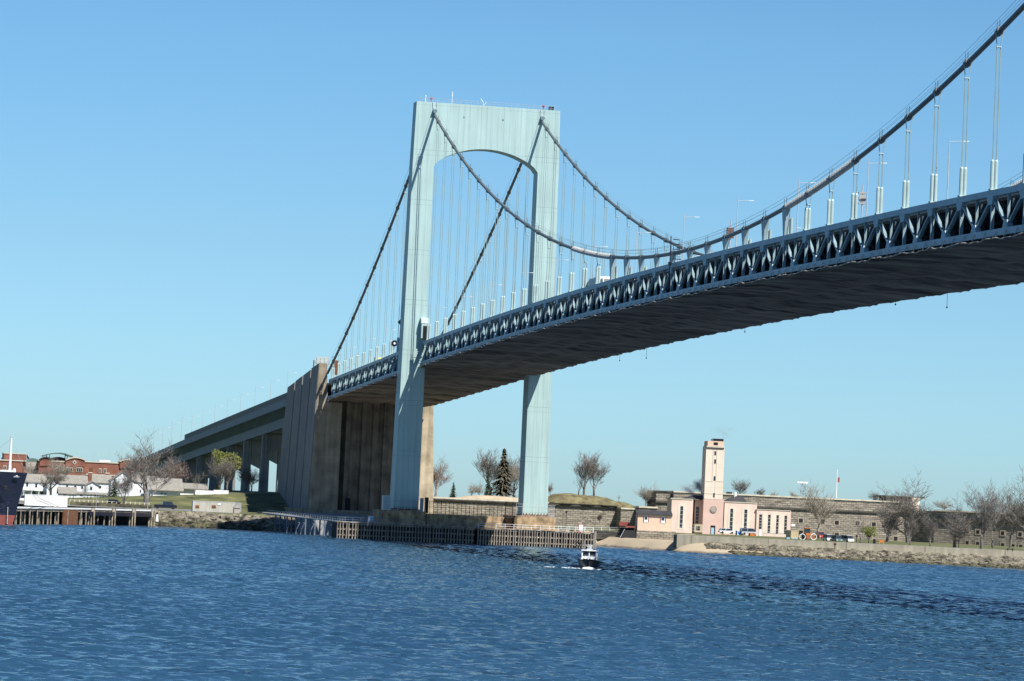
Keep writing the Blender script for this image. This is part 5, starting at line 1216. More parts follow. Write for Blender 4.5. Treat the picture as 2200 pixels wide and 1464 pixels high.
# backhoe
t = thing('backhoe_loader', 'orange backhoe loader standing between the tan container and the red car', 'digger', (-55, GY(1736,-55), 4.35))
cx, cy, cz = t.location
q = MB(); q.box(cx-1.5,cx+1.6,cy-.7,cy+.7,cz+.7,cz+1.7); q.build('body', M['orange'], t)
q = MB(); q.box(cx-1.2,cx+.3,cy-.7,cy+.7,cz+1.7,cz+2.9); c_ = q.build('cab', M['glass'], t)
q = MB(); q.box(cx-1.3,cx+.4,cy-.8,cy+.8,cz+2.9,cz+3.05); q.build('cab_roof', M['orange'], c_)
for s_ in (-1, 1):
    q = MB(); q.tube([(cx-.8,cy+s_*.7,cz+.75),(cx-.8,cy+s_*1.15,cz+.75)],.75,12); q.build('wheel', M['tyre'], t)
    q = MB(); q.tube([(cx+1.4,cy+s_*.6,cz+.45),(cx+1.4,cy+s_*.95,cz+.45)],.45,12); q.build('wheel', M['tyre'], t)
    q = MB(); q.bar((cx+1.0,cy+s_*.8,cz+1.5),(cx+2.8,cy+s_*.8,cz+.9),.15,.3); q.build('loader_arm', M['orange'], t)
q = MB(); q.prism_y([(cx+2.6,cz+.1),(cx+3.5,cz+.15),(cx+3.1,cz+.5),(cx+2.8,cz+1.1),(cx+2.6,cz+1.1)],cy-1.2,cy+1.2); q.build('bucket', M['rust'], t)
q = MB(); q.tube([(cx-1.5,cy,cz+1.2),(cx-2.4,cy,cz+3.2),(cx-3.4,cy,cz+2.0)],.16,5); q.build('boom', M['orange'], t)
for i, (px, lb) in enumerate(((1724, 'white ring shaped pipe section left of the orange backhoe'), (1748, 'white ring shaped pipe section right of the orange backhoe'))):
    c_ = G(px, 1154, -50); q = MB(); n_ = 18
    for t_ in range(n_):
        a1 = 6.283*t_/n_; a2 = 6.283*(t_+1)/n_; q.tube([(-50,c_.y+.8*math.cos(a1),c_.z+.8*math.sin(a1)),(-50,c_.y+.8*math.cos(a2),c_.z+.8*math.sin(a2))],.11,6)
    single(q, 'pipe_ring', M['white'], lb, 'pipe', (-50, c_.y, c_.z-1), 'white pipe rings by the backhoe')
def cont(nm, lab, px0, px1, py0, py1, X, dep, m, dm=None):
    b_ = px_box(px0, px1, py0, py1, X, dep); t = thing(nm, lab, 'container', ((b_[0]+b_[1])/2, (b_[2]+b_[3])/2, b_[4]))
    MB().box(*b_).build('body', m, t)
    q = MB()
    for yv in (b_[2], b_[3]-.12):
        q.box(b_[1]-.001, b_[1]+.04, yv, yv+.12, b_[4], b_[5]+.02)
    q.box(b_[1]-.001, b_[1]+.05, b_[2]-.02, b_[3]+.02, b_[5]-.14, b_[5]+.03); q.box(b_[1]-.001, b_[1]+.05, b_[2]-.02, b_[3]+.02, b_[4], b_[4]+.14); q.build('frame', dm or m, t)
    return t, b_
cont('shipping_container', 'tan ribbed shipping container standing right of the power house wing', 1699, 1716, 1140, 1161, -58, 5, M['tan'])
cont('storage_box', 'light blue plastic box on the ground before the tan container', 1702, 1712, 1157, 1161.5, -48, 1.2, M['skyblue'])
cont('storage_box', 'light blue plastic tub left of the tan container', 1690, 1697, 1155, 1161, -48, 1.2, M['skyblue'])
cont('generator_shed', 'small tan shed with a dark louvre beside the power house door', 1492, 1509, 1127, 1144, -118, 3, M['tan'])
MBpx(1496, 1504, 1131, 1139, -117.8, .2).build('louvre', M['dark'], bpy.data.objects['generator_shed'])
cont('portable_store', 'bright blue storage unit before the right block of the power house', 1584, 1597, 1141, 1150, -85, 2, M['blue'], M['white'])
cont('equipment_crate', 'orange brown crate before the right end of the power house block', 1612, 1622, 1146, 1152, -80, 2, M['orange'])
t_, b_ = cont('shipping_container', 'white shipping container standing on the pier behind the ship bow', 53, 145, 1064, 1088, -60, 2.6, M['boxwhite'], M['white'])
t_, b_ = cont('office_trailer', 'long weathered grey trailer with rust patches on the shore road', 414, 505, 1078, 1101, -120, 3, M['trailer'], M['galv'])
for (a_, c_) in ((420, 428), (455, 464)): MBpx(a_, c_, 1086, 1092, -119.9, .15).build('rust_patch', M['rust'], t_)
MBpx(468, 475, 1082, 1085.5, -119.9, .15).build('notice', M['white'], t_)
q = MB(); b2 = px_box(505, 527, 1081, 1101, -122, 3); q.hexa([(b2[1],b2[2],b2[4]),(b2[1]-10,b2[3]+0,b2[4]),(b2[1]-13,b2[3]-2,b2[4]),(b2[1]-3,b2[2],b2[4])],[(b2[1],b2[2],b2[5]),(b2[1]-10,b2[3],b2[5]),(b2[1]-13,b2[3]-2,b2[5]),(b2[1]-3,b2[2],b2[5])])
q.build('trailer_end', M['galv'], t_)
t = thing('site_hut', 'tiny grey hut with a pitched roof before the right end of the trailer', 'hut', (-112, GY(509,-112), 4.2))
b_ = px_box(503, 515, 1092, 1103, -112, 2.5); MB().box(*b_).build('wall', M['greywall'], t)
q = MB(); q.prism_x([(b_[2]-.2,b_[5]),(b_[3]+.2,b_[5]),((b_[2]+b_[3])/2,b_[5]+1.2)], b_[0]-.2, b_[1]+.2); q.build('roof', M['greywall'], t)

# rusty buoy post on the sea wall rocks, benches, park lamps
t = thing('marker_post', 'rusty orange marker post against the sea wall', 'post', (10, GY(1796,10), 2.0)); cx, cy, cz = t.location
q = MB(); q.tube([(cx,cy,cz),(cx,cy,cz+1.6)],.14,6); q.build('post', M['rust'], t); q = MB(); q.sphere((cx,cy,cz+1.9),.42,8); q.build('marker_ball', M['rust'], t)
def parklamp(px, py, ptop, X, label):
    a_ = G(px, py, X); b_ = G(px, ptop, X); t = thing('park_lamp', label, 'park lamp', (X, a_.y, a_.z), 'park lamps')
    q = MB(); q.tube([a_, Vector((X,a_.y,b_.z-.5))], .09, 6); q.build('pole', M['black'], t); q = MB(); q.sphere((X,a_.y,b_.z-.25), .32, 8, (1,1,1.2)); q.build('lantern', M['timberdark'], t)
parklamp(1216, 1131, 1098, -150, 'black park lamp on the grass right of the far tower leg')
parklamp(1840, 1168, 1150, -40, 'black park lamp left of the green willow')
parklamp(2059, 1183, 1160, 20, 'black park lamp on the lawn near the forking tree')
q = MB(); a_ = G(1302,1130,-110); q.sphere((a_.x,a_.y,a_.z), .0001, 4)
def shrub(px, pyc, rpx, X, m, label, seed):
    rnd = random.Random(seed); c = G(px, pyc, X); r_ = rpx/7.3; q = MB()
    for _ in range(500):
        d = Vector((rnd.gauss(0,1),rnd.gauss(0,1),rnd.gauss(0,1))).normalized()*r_*rnd.uniform(.4,1); p_ = c+d
        q.tube([c+d*.6, p_+Vector((rnd.gauss(0,.1),rnd.gauss(0,.1),.1))], .035, 3, cap=False)
    t = thing('round_shrub', label, 'shrub', (X, c.y, c.z-r_-.8)); q.build('crown', m, t)
    s_ = MB(); s_.tube([(X,c.y,c.z-r_-1.2),(X,c.y,c.z-r_*.3)], .12, 5); s_.build('trunk', M['bark'], t)
shrub(1288, 1113, 7, -150, M['barkred'], 'small round leafless shrub tree before the low fort wall', 5)
t = thing('portable_sign', 'small orange barrier on the lawn right of the willow', 'barrier', (-5, GY(1895,-5), 4.3)); cx, cy, cz = t.location
q = MB(); q.box(cx,cx+.15,cy-.7,cy+.7,cz+.3,cz+1.0); q.build('panel', M['orange'], t); q = MB(); q.box(cx,cx+.1,cy-.6,cy-.5,cz,cz+.3).box(cx,cx+.1,cy+.5,cy+.6,cz,cz+.3); q.build('leg', M['galv'], t)
t = thing('picnic_table', 'dark picnic table on the lawn near the right edge', 'table', (60, GY(2172,60), 4.3)); cx, cy, cz = t.location
q = MB(); q.box(cx-.4,cx+.4,cy-.9,cy+.9,cz+.72,cz+.78); q.build('tabletop', M['timberdark'], t)
for s_ in (-1,1):
    q = MB(); q.box(cx+s_*.75-.15,cx+s_*.75+.15,cy-.9,cy+.9,cz+.42,cz+.47); q.build('seat', M['timberdark'], t)
    q = MB(); q.box(cx-.8,cx+.8,cy+s_*.6-.05,cy+s_*.6+.05,cz+.3,cz+.4); q.box(cx-.1,cx+.1,cy+s_*.6-.05,cy+s_*.6+.05,cz,cz+.72); q.build('leg', M['timberdark'], t)
t = thing('trash_bin', 'black litter bin on the lawn right of the willow', 'bin', (-5, GY(1880,-5), 4.3)); cx, cy, cz = t.location
q = MB(); q.tube([(cx,cy,cz),(cx,cy,cz+1.0)],.35,10); q.build('body', M['black'], t); q = MB(); q.tube([(cx,cy,cz+1.0),(cx,cy,cz+1.2)],[.38,.2],10); q.build('lid', M['black'], t)

# smoke plume beside the chimney tower
def smoke(name, label, c, s, dens, colr):
    q = MB(); q.sphere((0,0,0), 1, 16, (1,1,1)); o = q.build(name, M['smoke'], None, (0,0,0), smooth=True); o.location = c; o.scale = s
    m = bpy.data.materials.new('smoke'); m.use_nodes = True; t = m.node_tree; t.nodes.clear()
    out = t.nodes.new('ShaderNodeOutputMaterial'); v = t.nodes.new('ShaderNodeVolumePrincipled'); v.inputs['Color'].default_value = (*colr, 1)
    tc = t.nodes.new('ShaderNodeTexCoord'); n = t.nodes.new('ShaderNodeTexNoise'); n.inputs['Scale'].default_value = 1.6; n.inputs['Detail'].default_value = 5; t.links.new(tc.outputs['Object'], n.inputs['Vector'])
    ln = t.nodes.new('ShaderNodeVectorMath'); ln.operation = 'LENGTH'; t.links.new(tc.outputs['Object'], ln.inputs[0])
    a = t.nodes.new('ShaderNodeMapRange'); a.inputs[1].default_value = .45; a.inputs[2].default_value = .68; t.links.new(n.outputs['Fac'], a.inputs[0])
    f = t.nodes.new('ShaderNodeMapRange'); f.inputs[1].default_value = 1.0; f.inputs[2].default_value = .3; t.links.new(ln.outputs['Value'], f.inputs[0])
    mu = t.nodes.new('ShaderNodeMath'); mu.operation = 'MULTIPLY'; t.links.new(a.outputs[0], mu.inputs[0]); t.links.new(f.outputs[0], mu.inputs[1])
    m2 = t.nodes.new('ShaderNodeMath'); m2.operation = 'MULTIPLY'; m2.inputs[1].default_value = dens; t.links.new(mu.outputs[0], m2.inputs[0]); t.links.new(m2.outputs[0], v.inputs['Density'])
    t.links.new(v.outputs[0], out.inputs['Volume']); o.data.materials[0] = m
    return tag(o, label, 'smoke', kind='stuff')
c = G(1505, 1043, -150); smoke('smoke', 'dark blue grey smoke puff left of the chimney tower', (c.x, c.y, c.z), (3, 3.0, 2.6), 2.2, (.22,.26,.34))
c = G(1482, 1052, -152); smoke('smoke', 'thin lilac smoke drifting left of the dark puff', (c.x, c.y, c.z), (3, 3.8, 2.2), .9, (.5,.5,.56))
c = G(1553, 926, -135); smoke('smoke', 'faint wisp of smoke above the chimney cap', (c.x, c.y, c.z), (3, 5, 2.6), .10, (.5,.45,.42))

# ================================================================ LEFT SHORE: pier, ship, houses
A_ = Vector((40,-116.6,0)); B_ = Vector((-14,-92,0)); 
pl = [(37.0,-115.5), (-8,-100.5), (-38,-91), (-50,-85), (-79,-71.5)]
pir = thing('timber_pier', 'timber pier on many piles with a dark shadowed underside left of the bridge', 'pier', (-20, -95, 0))
def alongpl(t):
    tot = sum((Vector(b)-Vector(a)).length for a, b in zip(pl, pl[1:])); s = t*tot
    for a, b in zip(pl, pl[1:]):
        l_ = (Vector(b)-Vector(a)).length
        if s <= l_+1e-6: return Vector(a).lerp(Vector(b), s/l_)
        s -= l_
    return Vector(pl[-1])
q = MB(); q2 = MB()
for a, b in zip(pl, pl[1:]):
    q.hexa([(a[0],a[1],3.25),(b[0],b[1],3.25),(b[0]-45,b[1],3.25),(a[0]-55,a[1],3.25)],[(a[0],a[1],3.85),(b[0],b[1],3.85),(b[0]-45,b[1],3.85),(a[0]-55,a[1],3.85)])
    q2.bar((a[0]+.15,a[1],4.1),(b[0]+.15,b[1],4.1), .4, .4, side=(0,0,1))
q.build('pier_deck', M['pile'], pir); q2.build('kerb_beam', M['white'], pir)
q = MB()
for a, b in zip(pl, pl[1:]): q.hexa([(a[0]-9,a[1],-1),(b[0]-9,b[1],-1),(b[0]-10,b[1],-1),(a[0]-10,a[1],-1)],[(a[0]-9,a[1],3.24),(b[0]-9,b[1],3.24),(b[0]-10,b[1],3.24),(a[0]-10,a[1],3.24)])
q.build('underside_shade', M['dark'], pir)  # black sheet behind the piles, standing in for shade under the deck
pm2 = MB().tube([(0,0,-1.5),(0,0,3.6)], [.19,.16], 7).mesh('pile', M['pile'])
for row, n_ in ((0, 26), (1, 12)):
    for i in range(n_):
        c = alongpl(min(.74, (i+.5)/n_*.74)); o = bpy.data.objects.new('pile', pm2); col.objects.link(o); o.parent = pir; o.location = (c.x+.25-row*5+20, c.y+95+rnd.uniform(-.3,.3), rnd.uniform(-.1,.1) if row == 0 else -.8)
        if row == 0 and i % 2: o.location.z = -.1; o.location.x -= 2.5
q = MB(); c1, c2 = alongpl(.385), alongpl(.50)
q.bar((c1.x+.6,c1.y,1.5),(c2.x+.6,c2.y,1.5), 4.4, .4, side=(0,0,1)); q.build('sheet_panel', M['rust'], pir)
for t_ in (.62, .74, .86, .98):
    c = alongpl(t_); q = MB()
    for dy in (-.7, .0, .7): q.tube([(c.x+1.2,c.y+dy,-1.5),(c.x+1.2,c.y+dy,4.3)], .2, 7)
    q.build('mooring_dolphin', M['pile'], pir)
q = MB(); c1, c2 = alongpl(.6), alongpl(1.0)
q.bar((c1.x+.7,c1.y,2.9),(c2.x+.7,c2.y,2.9), 1.0, .5, side=(0,0,1)); q.build('fender_beam', M['navy'], pir)
for t_ in (.635, .75, .87, .985):
    c = alongpl(t_); MB().box(c.x+1.4, c.x+1.6, c.y-.25, c.y+.25, 2.4, 4.2).build('white_marker', M['trim'], pir)

ship = thing('ship', 'bow of a large navy hulled ship with a red boot top and white foremast', 'ship', (38, -135, 0))
def ship_hull(z0, z1, flare0, flare1, m, nm):
    q = MB(); SXc = 47
    def ring(z):
        f_ = (z+2)/14.0; ext = (-115.4+(z)*.235) if z > 0 else -115.4; hw = 6.0
        pts = []
        for t_ in (0, .08, .2, .4, .7, 1.0):
            y = ext-t_*60; w_ = hw*(1-(1-t_)**2.2)*(.55+.45*min(1, f_)); pts.append((y, w_))
        return [(SXc+w_, y, z) for y, w_ in reversed(pts)]+[(SXc-w_, y, z) for y, w_ in pts[1:]]
    zs = [z0+(z1-z0)*i/6 for i in range(7)]
    rings = [ring(z) for z in zs]; k = len(rings[0])
    for r_ in rings: q.v += r_
    for i in range(6):
        for j in range(k-1): q.f.append((i*k+j, i*k+j+1, (i+1)*k+j+1, (i+1)*k+j))
    q.f.append(tuple(6*k+j for j in range(k)))
    return q.build(nm, m, ship, smooth=False)
hull = ship_hull(2.35, 12.3, 0, 1, M['navy'], 'hull'); ship_hull(-1.5, 2.35, 0, 0, M['hullred'], 'boot_top')
q = MB(); q.tube([(46.5,-116.6,12.1),(46.5,-116.6,20.2)], [.35,.22], 8); fm = q.build('foremast', M['white'], ship)
q = MB(); q.sphere((46.5,-116.6,20.4), .3, 6); q.tube([(46.5,-116.6,20),(42,-125,12.4)],.03,4); q.tube([(46.5,-116.6,20),(47,-113,12.3)],.03,4); q.build('mast_stay', M['galv'], fm)
q = MB(); q.box(46.4,47.5,-122,-115.2,12.3,12.7); q.sphere((47.2,-115.6,12.8),.4,8); q.build('deck_gear', M['white'], ship)
q = MB()
for i in range(14): q.box(50.2-.0,50.35,-113.95,-113.75,.5+i*.27,.63+i*.27)
q = MB()
for i in range(13): q.box(47.0,47.8,-116.7,-116.52,.4+i*.3,.52+i*.3)
q.build('draft_mark', M['white'], hull)
q = MB(); q.sphere((49.6,-117.5,8.8),.4,8,(.5,1,1)); q.tube([(49.9,-117.9,8.5),(49.5,-116.7,8.1)],.14,6).tube([(49.9,-117.9,8.7),(49.8,-118.6,9.3)],.1,6); q.build('anchor', M['tyre'], hull)
q = MB(); q.box(48.0,48.5,-115.7,-114.4,11.2,11.3); q.box(48.0,48.4,-115.2,-114.8,11.42,11.6); q.build('bow_marking', M['white'], hull)
q = MB(); q.tube([(47,-113.3,11.2),(20,-108,6.4),(-8,-101,4.2)], .05, 4); q.tube([(47,-113.5,10.8),(20,-108.6,6.0),(-2,-102.5,4.2)], .05, 4)
single(q, 'mooring_line', M['timberdark'], 'two thin mooring lines from the ship bow down to the pier', 'rope')

# houses
def house(nm, label, px0, px1, pbase, peave, pridge, X, dep, ridge='Y', wall=M['siding'], wins=(), porch=None, roofm=None, over=.4):
    b_ = px_box(px0, px1, peave, pbase, X, dep); zr = G((px0+px1)/2, pridge, X-(dep/2 if ridge == 'Y' else 0)).z
    b_ = list(b_); b_[4] = min(b_[4], 3.0) if False else b_[4]
    t = thing(nm, label, 'house', ((b_[0]+b_[1])/2, (b_[2]+b_[3])/2, b_[4]))
    q = MB()
    if ridge == 'Y':
        q.prism_y([(b_[0],b_[4]-2),(b_[1],b_[4]-2),(b_[1],b_[5]),((b_[0]+b_[1])/2,zr-.15),(b_[0],b_[5])], b_[2], b_[3])
    else:
        q.prism_x([(b_[2],b_[4]-2),(b_[3],b_[4]-2),(b_[3],b_[5]),((b_[2]+b_[3])/2,zr-.15),(b_[2],b_[5])], b_[0], b_[1])
    wl_ = q.build('wall', wall, t)
    q = MB(); o_ = over; xm, ym = (b_[0]+b_[1])/2, (b_[2]+b_[3])/2
    def slope(p1, p2, p3, p4):
        q.hexa([p1,p2,p3,p4],[(x,y,z+.22) for x,y,z in (p1,p2,p3,p4)])
    if ridge == 'Y':
        k = (zr-b_[5])/(b_[1]-xm); slope((b_[1]+o_,b_[2]-o_,b_[5]-k*o_),(b_[1]+o_,b_[3]+o_,b_[5]-k*o_),(xm,b_[3]+o_,zr),(xm,b_[2]-o_,zr)); slope((b_[0]-o_,b_[2]-o_,b_[5]-k*o_),(xm,b_[2]-o_,zr),(xm,b_[3]+o_,zr),(b_[0]-o_,b_[3]+o_,b_[5]-k*o_))
    else:
        k = (zr-b_[5])/(b_[3]-ym); slope((b_[0]-o_,b_[3]+o_,b_[5]-k*o_),(b_[0]-o_,ym,zr),(b_[1]+o_,ym,zr),(b_[1]+o_,b_[3]+o_,b_[5]-k*o_)); slope((b_[0]-o_,b_[2]-o_,b_[5]-k*o_),(b_[1]+o_,b_[2]-o_,b_[5]-k*o_),(b_[1]+o_,ym,zr),(b_[0]-o_,ym,zr))
    q.build('roof', roofm or M['roof'], t)
    for (wx0, wx1, wy0, wy1) in wins:
        f_ = MBpx(wx0-.6, wx1+.6, wy0-.6, wy1+.6, X+.06, .15).build('window', M['white'], wl_); MBpx(wx0, wx1, wy0, wy1, X+.1, .15).build('pane', M['glass'], f_)
    if porch:
        a_ = px_box(*porch, X+2.5, 2.4); q = MB(); q.box(a_[0],a_[1],a_[2],a_[3],a_[5]-.3,a_[5]); 
        n_ = max(2, int((a_[3]-a_[2])/2.5))
        for i in range(n_+1): y = a_[2]+.15+(a_[3]-a_[2]-.3)*i/n_; q.box(a_[1]-.3,a_[1]-.1,y-.09,y+.09,a_[4],a_[5]-.3)
        q.build('porch', M['white'], t)
    return t
K = 5.4225
def hk(a): return [(x0/K, x1/K, 900+y0/K, 900+y1/K) for x0, x1, y0, y1 in a]
house('white_house', 'white two storey house with a porch behind the white container', 245/K, 700/K, 1078, 900+740/K, 900+655/K, -262, 9, 'Y', wins=hk([(305,330,750,790),(410,435,755,800),(500,520,755,800),(300,325,860,890),(380,415,845,895),(470,505,850,895)]), porch=(270/K, 545/K, 900+828/K, 1078))
house('white_house', 'white gabled wing facing the water right of the porch house', 545/K, 690/K, 1076, 900+750/K, 900+708/K, -258, 8, 'X', wins=())
house('white_house', 'white house with small dormer gable high behind the porch house', 450/K, 740/K, 1060, 900+705/K, 900+648/K, -285, 9, 'X', wins=hk([(515,545,690,705)]))
house('white_house', 'grey roofed white house in the middle of the row', 700/K, 1010/K, 1072, 900+755/K, 900+665/K, -278, 10, 'Y', wins=hk([(770,795,775,805),(865,890,780,815),(945,970,785,815)]))
house('white_house', 'white house with blue trimmed gable peaking above the middle of the row', 880/K, 1075/K, 1065, 900+720/K, 900+655/K, -292, 9, 'X', wins=hk([(925,970,705,722)]))
house('white_house', 'small white gabled house front left of the dark fir', 1000/K, 1145/K, 1072, 900+775/K, 900+735/K, -262, 8, 'X', wins=hk([(1050,1075,790,830)]))
house('white_house', 'grey roofed white house directly behind the dark fir', 1060/K, 1290/K, 1068, 900+745/K, 900+660/K, -290, 10, 'Y', wins=hk([(1150,1180,780,810)]))
house('white_house', 'large white house with a steep gable right of the dark fir', 1290/K, 1560/K, 1068, 900+725/K, 900+620/K, -252, 9, 'X', wins=hk([(1440,1475,740,770),(1440,1465,800,840)]))
house('white_house', 'white house side wing joining the steep gabled house on its right', 1540/K, 1705/K, 1068, 900+735/K, 900+625/K, -256, 11, 'Y', wins=hk([(1640,1655,755,780),(1630,1645,825,860)]))
house('white_garage', 'low white garage with tan roof behind the right end of the container', 690/K, 885/K, 1076, 900+872/K, 900+802/K, -244, 8, 'Y', wins=hk([(735,770,880,905)]))
house('white_garage', 'low white garage behind the little cedars', 885/K, 1240/K, 1077, 900+882/K, 900+862/K, -244, 7, 'Y', wins=hk([(930,965,885,900),(1100,1140,885,905)]))
house('low_house', 'long low white house with wide grey hipped roof on the grass bank', 1752/K, 2100/K, 1068.5, 900+822/K, 900+700/K, -240, 14, 'Y', wins=hk([(1870,1895,868,880),(1915,1940,868,880)]), over=1.0)
house('low_house', 'low white house end with a grey gable left of the white board fence', 385, 440, 1063, 1050, 1040, -246, 12, 'Y', over=1.0)
house('grey_cottage', 'grey roofed cottage behind the long low white house', 1650/K, 2080/K, 1055, 900+750/K, 900+680/K, -285, 10, 'Y', wall=M['greywall'])
for (px, py, X, lb) in ((870/K, 1033, -285, 'red brick chimney stack between the middle white houses'), (1050/K, 1027, -290, 'red brick chimney stack just left of the houses behind the fir'), (1250/K, 1028, -295, 'red brick chimney stack directly above the dark fir')):
    b_ = px_box(px-4, px+4, py-10, py+6, X, 1.4); q = MB(); q.box(*b_[:4], b_[4]-4, b_[5]); t = thing('brick_chimney', lb, 'chimney', (X, (b_[2]+b_[3])/2, b_[4]-4), 'brick chimneys among the white houses'); q.build('stack', M['brick'], t)
    q = MB(); q.box(b_[0]-.1, b_[1]+.1, b_[2]-.1, b_[3]+.1, b_[5], b_[5]+.3); q.build('cap', M['trim'], t)
t = thing('board_fence', 'white board fence on top of the grass bank beside the low house', 'fence', (-236, GY(455,-236), 8.5))
a_ = px_box(418, 459, 1054, 1063.5, -236, .2); MB().box(*a_).build('panel', M['white'], t); a_ = px_box(459, 491, 1053.5, 1062.5, -237, .2); MB().box(*a_).build('panel', M['white'], t)
t = thing('promenade_fence', 'pale post and rail fence along the road behind the pier', 'fence', (-150, GY(190,-150), 4.2))
q = MB()
for i in range(18): p = G(150+i*10, 1084+i*.2, -150); q.box(p.x-.1,p.x+.1,p.y-.12,p.y+.12,4.2,5.9)
a_ = G(150,1084,-150); b_ = G(320,1087,-150); q.bar((a_.x,a_.y,5.7),(b_.x,b_.y,5.7),.12,.1,side=(0,0,1)); q.bar((a_.x,a_.y,5.0),(b_.x,b_.y,5.0),.1,.1,side=(0,0,1)); q.build('post_and_rail', M['trim'], t)
q = MB(); a_ = G(150,1088,-145); b_ = G(325,1092,-145); q.bar((a_.x,a_.y,4.5),(b_.x,b_.y,4.5), 1.4, .8, side=(0,0,1)); single(q, 'hedge_wall', M['rockdark'], 'low dark stone wall behind the pier below the pale fence', 'wall')
for (px, py, pt, X, lb) in ((206, 1098, 1056, -55, 'pier lamp post left of the dark dolphins'), (317, 1094, 1044, -120, 'road lamp post left of the dark blue pickup'), (490, 1085, 1068, -150, 'thin lamp post behind the grey trailer')):
    a_ = G(px, py, X); b_ = G(px, pt, X); put_lamp(X, a_.y, a_.z, lb, sc=(b_.z-a_.z)/9.6, group='lamp posts on the left shore')
t = thing('orange_buoy', 'white and black harbour light on the rocks below the pickup', 'marker', (-78, GY(340,-78), 2.2)); cx, cy, cz = t.location
q = MB(); q.tube([(cx,cy,cz-1),(cx,cy,cz+.9)],[.5,.3],8); q.build('base', M['white'], t); q = MB(); q.sphere((cx,cy,cz+1.2),.3,8); q.build('lantern', M['black'], t)

# brick college building behind the houses
BX = -420
bb = thing('brick_building', 'long red brick building with arched gables and a curved green roof on the left skyline', 'building', (BX, -190, 8))
def bbox(nm, m, x0, x1, y0, y1, X=BX, dep=14, par=None, base=None):
    b_ = list(px_box(x0/K, x1/K, 900+y0/K, 900+y1/K, X, dep))
    if base is not None: b_[4] = base
    return MB().box(*b_).build(nm, m, par or bb)
w1 = bbox('brick_wall', M['brick'], -60, 310, 490, 700, base=8); bbox('coping', M['trim'], -60, 312, 478, 492, BX+.3, 14.5, w1)
w2_ = bbox('brick_tower', M['brick'], 45, 308, 410, 478, BX-3, 14); bbox('coping', M['trim'], 42, 310, 402, 411, BX-2.8, 14.4, w2_)
w3_ = bbox('grey_link', M['greywall'], 308, 450, 505, 700, BX-5, 10, base=8)
w4_ = bbox('brick_wall', M['brick'], 448, 1640, 505, 720, base=8); bbox('coping', M['trim'], 448, 775, 487, 500, BX+.3, 14.5, w4_); bbox('coping', M['trim'], 985, 1400, 503, 515, BX+.3, 14.5, w4_); bbox('band', M['trim'], 1000, 1640, 655, 668, BX+.2, .3, w4_)
def archtop(x0, x1, ybase, ytop, X, dep, m, nm, par, rim=None):
    n_ = 14; pts = []
    for i in range(n_+1):
        t_ = i/n_; x = x0+(x1-x0)*t_; y = ybase+(ytop-ybase)*math.sin(math.pi*(.12+.76*t_))/1.0; p = G(x/K, 900+y/K, X); pts.append((p.y, p.z))
    a_ = G(x0/K, 900+(ybase+60)/K, X); b_ = G(x1/K, 900+(ybase+60)/K, X)
    q = MB(); q.prism_x([(a_.y,a_.z)]+pts+[(b_.y,b_.z)], X-dep, X); o = q.build(nm, m, par)
    if rim:
        q = MB()
        for p1, p2 in zip(pts, pts[1:]): q.bar((X-.4,p1[0],p1[1]+.1),(X-.4,p2[0],p2[1]+.1), 1.6, .45, side=(1,0,0))
        q.build('arched_coping', rim, o)
    return o
archtop(465, 600, 490, 452, BX+.4, 12, M['brick'], 'arched_gable', bb, M['darkroof']); ag = archtop(765, 990, 500, 455, BX+.6, 10, M['brick'], 'arched_gable', bb, M['trim']); archtop(1395, 1555, 515, 480, BX+.6, 10, M['brick'], 'arched_gable', bb, M['trim'])
bbox('brick_bay', M['brick'], 767, 990, 565, 720, BX+.5, 3, base=8)
archtop(590, 775, 482, 445, BX-6, 12, M['darkroof'], 'dark_vault', bb); archtop(310, 450, 490, 460, BX-10, 10, M['greenroof'], 'low_vault', bb)
n_ = 12; q = MB()
for i in range(n_):
    def cp(j):
        t_ = j/n_; x = 500+350*t_; y = 440-38*math.sin(math.pi*(.05+.9*t_))+ (8 if t_ > .8 else 0); return G(x/K, 900+y/K, BX-5)
    p1, p2 = cp(i), cp(i+1); q.bar((BX-9,p1.y,p1.z),(BX-9,p2.y,p2.z), 11, .4, side=(1,0,0))
q.build('curved_roof', M['greenroof'], bb)
for xx in (540, 575, 755, 780): bbox('roof_post', M['greenroof'], xx, xx+8, 425, 470, BX-5, 1)
bbox('skylight', M['white'], 1160, 1285, 484, 502, BX-2, 4)
bbox('roof_glass', M['skyblue'], 0, 40, 452, 478, BX-6, 4)
def bwin(x0, x1, y0, y1, X=BX+.02, n_=3):
    f_ = bbox('window', M['trim'], x0-5, x1+5, y0-7, y1+5, X+.1, .3, w4_); bbox('pane', M['glass'], x0, x1, y0, y1, X+.14, .2, f_)
    for i in range(1, n_): bbox('mullion', M['trim'], x0+(x1-x0)*i/n_-1.5, x0+(x1-x0)*i/n_+1.5, y0, y1, X+.2, .2, f_)
for a_ in ((778,840,575,615),(893,958,575,618)): bwin(*a_, X=BX+.62)
for a_ in ((1157,1182,587,625),(1210,1235,588,627)): bwin(*a_, n_=2)
for a_ in ((40,70,552,590),(110,130,555,590)): bwin(*a_, n_=2)
bbox('louvre', M['rust'], 1040, 1085, 570, 612, BX+.1, .2, w4_)
p = G(869/K, 900+508/K, BX+.7); r_ = 0.85
q = MB(); q.prism_x([(p.y-r_,p.z),(p.y,p.z-r_),(p.y+r_,p.z),(p.y,p.z+r_)], BX+.6, BX+.8); dm = q.build('diamond_window', M['trim'], bb)
q = MB(); q.prism_x([(p.y-r_*.5,p.z),(p.y,p.z-r_*.5),(p.y+r_*.5,p.z),(p.y,p.z+r_*.5)], BX+.8, BX+.86); q.build('pane', M['glass'], dm)
f1 = thing('flag', 'dark blue flag flying at the right corner of the brick tower', 'flag', (BX+2, G(58,982,BX+2).y, 20))
